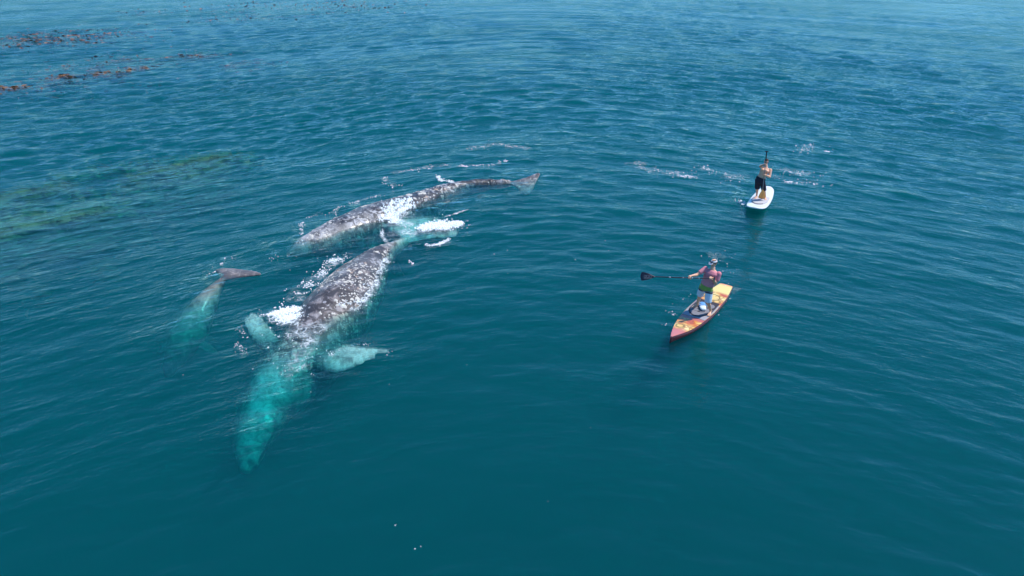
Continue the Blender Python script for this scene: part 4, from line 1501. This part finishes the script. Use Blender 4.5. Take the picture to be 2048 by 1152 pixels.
def foam(label, specs, seed):
    """specs: (kind, polyline, count, width, rmin, rmax, h) ; kind solid | lace | dots"""
    g = np.random.default_rng(seed)
    X, Y, R, Hh, TH = [], [], [], [], []
    for (k, pts, n, wd, r0, r1, h) in specs:
        x, y = scatter_line(pts, n, wd, g)
        if k == 'dots':
            x = x + g.normal(0, 0.05, len(x)); y = y + g.normal(0, 0.05, len(x))
            m = vnoise(x * 2.2, y * 2.2, seed + 9) > 0.42; x, y = x[m], y[m]
        if k == 'lace':
            m = lace(x, y, 2.6, seed, 0.07) & (vnoise(x * 0.9, y * 1.2, seed + 4) > 0.38); x, y = x[m], y[m]
        elif k == 'web':
            m = lace(x, y, 1.5, seed, 0.05); x, y = x[m], y[m]
        if k == 'solid':      # froth: a dense heart and a crumbling fringe of ever smaller bubbles
            x2, y2 = scatter_line(pts, n, np.array(wd) * 1.3, g)
            m = vnoise(x2 * 5, y2 * 5, seed + 2) * 0.6 + vnoise(x2 * 14, y2 * 14, seed + 3) * 0.4 > 0.47
            x2, y2 = x2[m], y2[m]
            X.append(x2); Y.append(y2); R.append(g.uniform(0.012, 0.034, len(x2))); Hh.append(g.uniform(0.2, 0.6, len(x2)) * h); TH.append(np.full(len(x2), True))
        keep = g.random(len(x)) < {'solid': 0.9, 'lace': 0.22, 'web': 0.3, 'dots': 0.5}[k]
        x, y = x[keep], y[keep]
        if k == 'solid': r0, r1, h = r0 * 0.7, r1 * 0.7, h * 0.7
        r = g.uniform(r0, r1, len(x)) * (0.8 if k == 'solid' else g.uniform(0.3, 0.9, len(x)))
        TH.append(np.full(len(x), k == 'solid'))
        X.append(x); Y.append(y); R.append(r); Hh.append(g.uniform(0.5, 1, len(x)) * h)
    x, y, r, h, th = map(np.concatenate, (X, Y, R, Hh, TH))
    ov = whale_over(x, y, WH)
    m = (ov < 0.12) | (g.random(len(x)) < 0.25)
    x, y, r, h, ov, th = x[m], y[m], r[m], h[m], ov[m], th[m]
    ov = np.where(ov > 0.02, ov, -9)
    o = flecks('sea_foam', label, x, y, r, h, 0.0, seed=seed, stretch=1.5, over=ov)
    if seed != 35:
        film_strips(specs, o, {30: 0.62, 31: 0.6, 32: 0.45, 33: 0.52, 34: 0.58, 29: 0.72, 26: 0.78, 24: 0.85, 28: 0.6}.get(seed, 1.0))
    return o


foam('thick white splash against the side of the far whale', [
    ('solid', [(772, 432), (788, 424), (808, 415), (824, 408)], 620, [0.10, 0.20, 0.17, 0.07], 0.04, 0.11, 0.10),
    ('solid', [(770, 430), (777, 438), (792, 444)], 260, [0.16, 0.13, 0.08], 0.03, 0.08, 0.05),
    ('lace', [(780, 438), (800, 446), (830, 452)], 900, 0.22, 0.015, 0.05, 0.02),
    ('lace', [(800, 410), (830, 398), (870, 388)], 1200, 0.26, 0.012, 0.04, 0.02),
    ('lace', [(790, 425), (820, 430)], 500, 0.3, 0.012, 0.04, 0.02)], 21)
foam('elongated white foam patch behind the fluke of the diving whale', [
    ('solid', [(842, 458), (858, 453), (880, 452), (905, 450), (921, 447)], 900, [0.08, 0.14, 0.2, 0.16, 0.05], 0.035, 0.10, 0.07),
    ('lace', [(832, 460), (880, 455), (925, 445)], 1600, 0.30, 0.012, 0.035, 0.02),
    ('lace', [(884, 434), (910, 428), (940, 420)], 500, 0.05, 0.012, 0.035, 0.015)], 22)
foam('white froth on the left flank of the diving whale', [
    ('solid', [(540, 630), (556, 624), (572, 621), (590, 617)], 380, [0.04, 0.08, 0.12, 0.08], 0.03, 0.09, 0.06),
    ('solid', [(560, 634), (580, 636), (592, 628)], 300, 0.08, 0.02, 0.06, 0.03),
    ('lace', [(536, 622), (560, 640), (600, 645)], 1200, 0.2, 0.012, 0.04, 0.02)], 23)
foam('lacy foam trail along the upper flank of the diving whale', [
    ('web', [(586, 604), (600, 582), (618, 566), (640, 548), (664, 528), (690, 512)], 2600, 0.26, 0.012, 0.038, 0.02),
    ('solid', [(612, 570), (622, 563)], 26, 0.08, 0.015, 0.05, 0.03),
    ('solid', [(640, 545), (650, 538)], 30, 0.08, 0.015, 0.05, 0.03),
    ('solid', [(658, 526), (676, 517)], 50, 0.08, 0.015, 0.05, 0.03)], 24)
foam('broken foam on the right flank of the diving whale', [
    ('lace', [(690, 626), (720, 600), (742, 572), (756, 540), (772, 512)], 3600, 0.22, 0.010, 0.030, 0.012),
    ('solid', [(680, 620), (706, 608), (732, 600)], 110, 0.035, 0.012, 0.04, 0.012)], 25)
foam('white flecks standing for glints over the sunken shoulders of the diving whale', [  # sparkles of the rippled surface, built as white foam flecks and film
    ('lace', [(570, 660), (610, 660), (660, 650)], 3000, 0.42, 0.010, 0.032, 0.010),
    ('lace', [(590, 690), (640, 690)], 1500, 0.45, 0.010, 0.030, 0.010),
    ('web', [(560, 730), (620, 740)], 700, 0.4, 0.008, 0.024, 0.008)], 26)
foam('thin foam edge round the fluke of the diving whale', [
    ('lace', [(766, 456), (764, 470), (775, 488)], 500, 0.07, 0.012, 0.035, 0.012),
    ('solid', [(850, 490), (876, 488), (902, 476)], 150, 0.045, 0.012, 0.04, 0.012),
    ('web', [(790, 465), (840, 470)], 900, 0.3, 0.010, 0.026, 0.01)], 27)
foam('thin curved foam lines around the flippers of the diving whale', [
    ('dots', [(474, 668), (474, 690), (488, 705), (516, 712), (548, 710)], 200, 0.03, 0.008, 0.024, 0.008),
    ('dots', [(660, 708), (690, 695), (730, 690), (770, 693)], 130, 0.03, 0.008, 0.024, 0.008),
    ('dots', [(482, 640), (480, 655), (486, 672)], 50, 0.05, 0.01, 0.03, 0.008),
    ('dots', [(755, 705), (776, 705)], 40, 0.03, 0.01, 0.03, 0.008)], 28)
foam('foam lace along the back of the far whale', [
    ('dots', [(602, 487), (601, 462), (606, 442), (622, 430), (645, 422)], 260, 0.04, 0.010, 0.035, 0.012),
    ('lace', [(660, 430), (672, 420), (685, 412)], 500, 0.12, 0.012, 0.035, 0.02),
    ('lace', [(700, 408), (735, 396), (760, 390)], 900, 0.12, 0.012, 0.035, 0.02),
    ('lace', [(840, 392), (880, 384), (910, 378)], 1000, 0.2, 0.012, 0.03, 0.012),
    ('solid', [(874, 352), (882, 362), (900, 362), (914, 370)], 150, 0.05, 0.015, 0.045, 0.015)], 29)
foam('scattered foam lines on the water beyond the far whale', [
    ('lace', [(768, 354), (778, 366), (794, 374)], 500, 0.16, 0.015, 0.045, 0.012),
    ('lace', [(778, 350), (820, 340), (870, 332), (905, 330)], 900, 0.18, 0.012, 0.04, 0.010),
    ('lace', [(905, 334), (940, 330), (985, 330), (1005, 326)], 900, 0.14, 0.015, 0.045, 0.012),
    ('solid', [(920, 332), (932, 333)], 20, 0.06, 0.02, 0.05, 0.02),
    ('solid', [(1008, 323), (1014, 323)], 14, 0.05, 0.02, 0.06, 0.02),
    ('lace', [(930, 300), (990, 290), (1060, 300)], 400, 0.3, 0.015, 0.04, 0.01)], 30)
foam('fine splashes around the calf fluke', [
    ('dots', [(436, 535), (452, 522), (468, 512)], 34, 0.12, 0.010, 0.035, 0.012),
    ('dots', [(420, 550), (432, 545)], 10, 0.1, 0.012, 0.04, 0.012),
    ('dots', [(486, 545), (514, 550)], 16, 0.04, 0.01, 0.03, 0.03),
    ('dots', [(530, 518), (600, 512)], 26, 0.12, 0.008, 0.028, 0.01)], 31)
foam('bow spray at the nose of the orange board', [
    ('dots', [(1322, 648), (1324, 660), (1334, 672)], 110, 0.07, 0.010, 0.030, 0.02),
    ('dots', [(1340, 626), (1352, 628)], 16, 0.05, 0.010, 0.030, 0.02),
    ('dots', [(1350, 605), (1370, 600), (1390, 590)], 22, 0.12, 0.008, 0.025, 0.01),
    ('dots', [(1400, 655), (1430, 632), (1456, 596)], 46, 0.05, 0.008, 0.024, 0.01),
    ('dots', [(1278, 580), (1276, 590)], 12, 0.06, 0.008, 0.025, 0.01),
    ('dots', [(1466, 540), (1470, 580), (1480, 590)], 26, 0.2, 0.008, 0.026, 0.01),
    ('lace', [(1408, 514), (1440, 512), (1480, 530)], 420, 0.25, 0.010, 0.030, 0.01)], 32)
foam('splash beside the nose of the white board', [
    ('dots', [(1478, 400), (1486, 404), (1490, 410)], 150, 0.13, 0.014, 0.045, 0.03),
    ('dots', [(1538, 378), (1542, 384)], 20, 0.06, 0.014, 0.05, 0.03),
    ('dots', [(1510, 428), (1524, 430)], 7, 0.05, 0.03, 0.06, 0.015),
    ('dots', [(1506, 438), (1512, 438)], 5, 0.05, 0.03, 0.06, 0.015),
    ('lace', [(1490, 360), (1470, 352), (1440, 360)], 400, 0.4, 0.012, 0.035, 0.01),
    ('lace', [(1545, 350), (1580, 362), (1640, 368)], 900, 0.35, 0.012, 0.04, 0.01)], 33)
foam('wind streaked foam trail left of the shirtless man', [
    ('lace', [(1262, 322), (1300, 340), (1340, 344), (1368, 350)], 2200, 0.4, 0.014, 0.04, 0.012),
    ('solid', [(1362, 355), (1374, 353), (1388, 354)], 40, 0.10, 0.02, 0.06, 0.015),
    ('lace', [(1400, 335), (1425, 345)], 500, 0.3, 0.014, 0.04, 0.012),
    ('lace', [(1560, 336), (1600, 348), (1620, 345)], 800, 0.4, 0.014, 0.04, 0.012),
    ('lace', [(1600, 305), (1624, 292), (1640, 290)], 700, 0.3, 0.014, 0.045, 0.012),
    ('solid', [(1649, 302), (1657, 303)], 14, 0.04, 0.04, 0.09, 0.03),
    ('solid', [(1571, 365), (1584, 364)], 16, 0.03, 0.03, 0.07, 0.03),
    ('dots', [(1616, 370), (1632, 368)], 14, 0.05, 0.03, 0.06, 0.015)], 34)
foam('lone white foam flecks floating on open water', [
    ('dots', [(819, 524), (826, 523)], 14, 0.06, 0.02, 0.06, 0.03),
    ('dots', [(584, 536), (590, 538)], 12, 0.06, 0.015, 0.03, 0.02),
    ('dots', [(1261, 477), (1266, 478)], 5, 0.03, 0.03, 0.06, 0.02),
    ('dots', [(785, 1051), (787, 1050)], 3, 0.01, 0.012, 0.02, 0.01),
    ('dots', [(828, 1095), (830, 1094)], 3, 0.01, 0.012, 0.02, 0.01),
    ('dots', [(300, 700), (1400, 900)], 26, 2.2, 0.006, 0.014, 0.008),
    ('dots', [(900, 500), (1350, 480)], 30, 1.2, 0.010, 0.022, 0.008)], 35)


# ------------------------------------------------------------------ kelp
def kelp(label, bands, mat, seed, depth=(0.0, 0.0), size=(0.25, 0.8), wid=(0.03, 0.09)):
    g = np.random.default_rng(seed)
    V, F = [], []
    b = 0
    for (pts, n, width, cut) in bands:
        x, y = scatter_line(pts, n, width, g)
        U, R = arc_coords(x, y)
        m = (0.6 * vnoise(U * 0.22, R * 0.45, seed) + 0.4 * vnoise(U * 0.8, R * 1.4, seed + 1)) > cut
        x, y = x[m], y[m]
        sz = sea_height(x, y)
        for i in range(len(x)):
            L = g.uniform(*size); w = g.uniform(*wid)
            a = g.normal(0.15, 0.7)
            dz = -g.uniform(*depth) + 0.012
            ca, sa = math.cos(a), math.sin(a)
            bend = g.normal(0, 0.25) * L
            tilt = g.normal(0, 0.03)
            for (t, ww) in ((-0.5, 0.15), (-0.2, 1), (0.15, 0.85), (0.5, 0.1)):
                cx, cy = t * L, bend * (t * t - 0.1)
                for s in (-1, 1):
                    px, py = cx, cy + s * ww * w
                    V.append((x[i] + px * ca - py * sa, y[i] + px * sa + py * ca, sz[i] + dz + s * tilt * ww + g.normal(0, 0.008)))
            for k in range(3):
                F.append((b + 2 * k, b + 2 * k + 2, b + 2 * k + 3, b + 2 * k + 1))
            b += 8
    me = bpy.data.meshes.new('kelp')
    me.from_pydata(V, [], F)
    o = link_mesh('kelp', me, mat)
    tag(o, label, kind='stuff')
    return o


kelp_brown = plain('kelp_brown', (0.24, 0.12, 0.085), 0.55, noise=0.4, scale=1.5)
kelp_orange = plain('kelp_orange', (0.24, 0.11, 0.045), 0.6, noise=0.4, scale=1.5)
kelp_olive = plain('kelp_olive', (0.42, 0.23, 0.12), 0.7, noise=0.3, scale=2.0)
kelp('brown kelp floating in streaks in the distance at upper left', [
    ([(20, 90), (110, 72), (245, 65)], 5000, 3.6, 0.50),
    ([(120, 165), (200, 140), (290, 115), (345, 112)], 6500, 2.6, 0.49),
    ([(370, 112), (440, 114)], 700, 0.7, 0.48),
    ([(450, 135), (510, 125)], 900, 1.1, 0.5),
    ([(500, 12), (620, 14), (720, 6)], 2200, 6.0, 0.45),
    ([(250, 26), (300, 24)], 300, 2.0, 0.5),
    ([(430, 40), (520, 36), (600, 30)], 900, 3.0, 0.5)], kelp_brown, 41, (0.05, 0.45), (0.12, 0.5), (0.02, 0.06))
kelp('orange tinged kelp fronds among the brown streaks', [
    ([(0, 178), (24, 176)], 420, 0.6, 0.40),
    ([(110, 155), (140, 152)], 180, 0.6, 0.45),
    ([(195, 148), (215, 146)], 160, 0.5, 0.4),
    ([(250, 140), (310, 138)], 260, 0.6, 0.5),
    ([(380, 112), (400, 113)], 100, 0.4, 0.4)], kelp_orange, 42, (0.03, 0.2), (0.12, 0.5), (0.02, 0.06))
kelp('pale olive kelp bed just under the surface at left', [
    ([(-40, 392), (60, 380), (160, 362), (260, 342), (380, 322), (470, 308)], 13000, [1.0, 1.0, 1.1, 1.0, 0.8, 0.5], 0.36),
    ([(-40, 452), (40, 440), (110, 425), (180, 412)], 3000, 0.6, 0.42)], kelp_olive, 43, (0.3, 0.95), (0.2, 0.7), (0.03, 0.08))
kelp('dark kelp sunken beneath the left edge of the water', [
    ([(-80, 520), (60, 500), (150, 470)], 5000, 1.2, 0.45),
    ([(-40, 425), (200, 400), (420, 350)], 5000, 0.8, 0.45)], kelp_brown, 44, (0.6, 1.3), (0.3, 0.8), (0.04, 0.10))
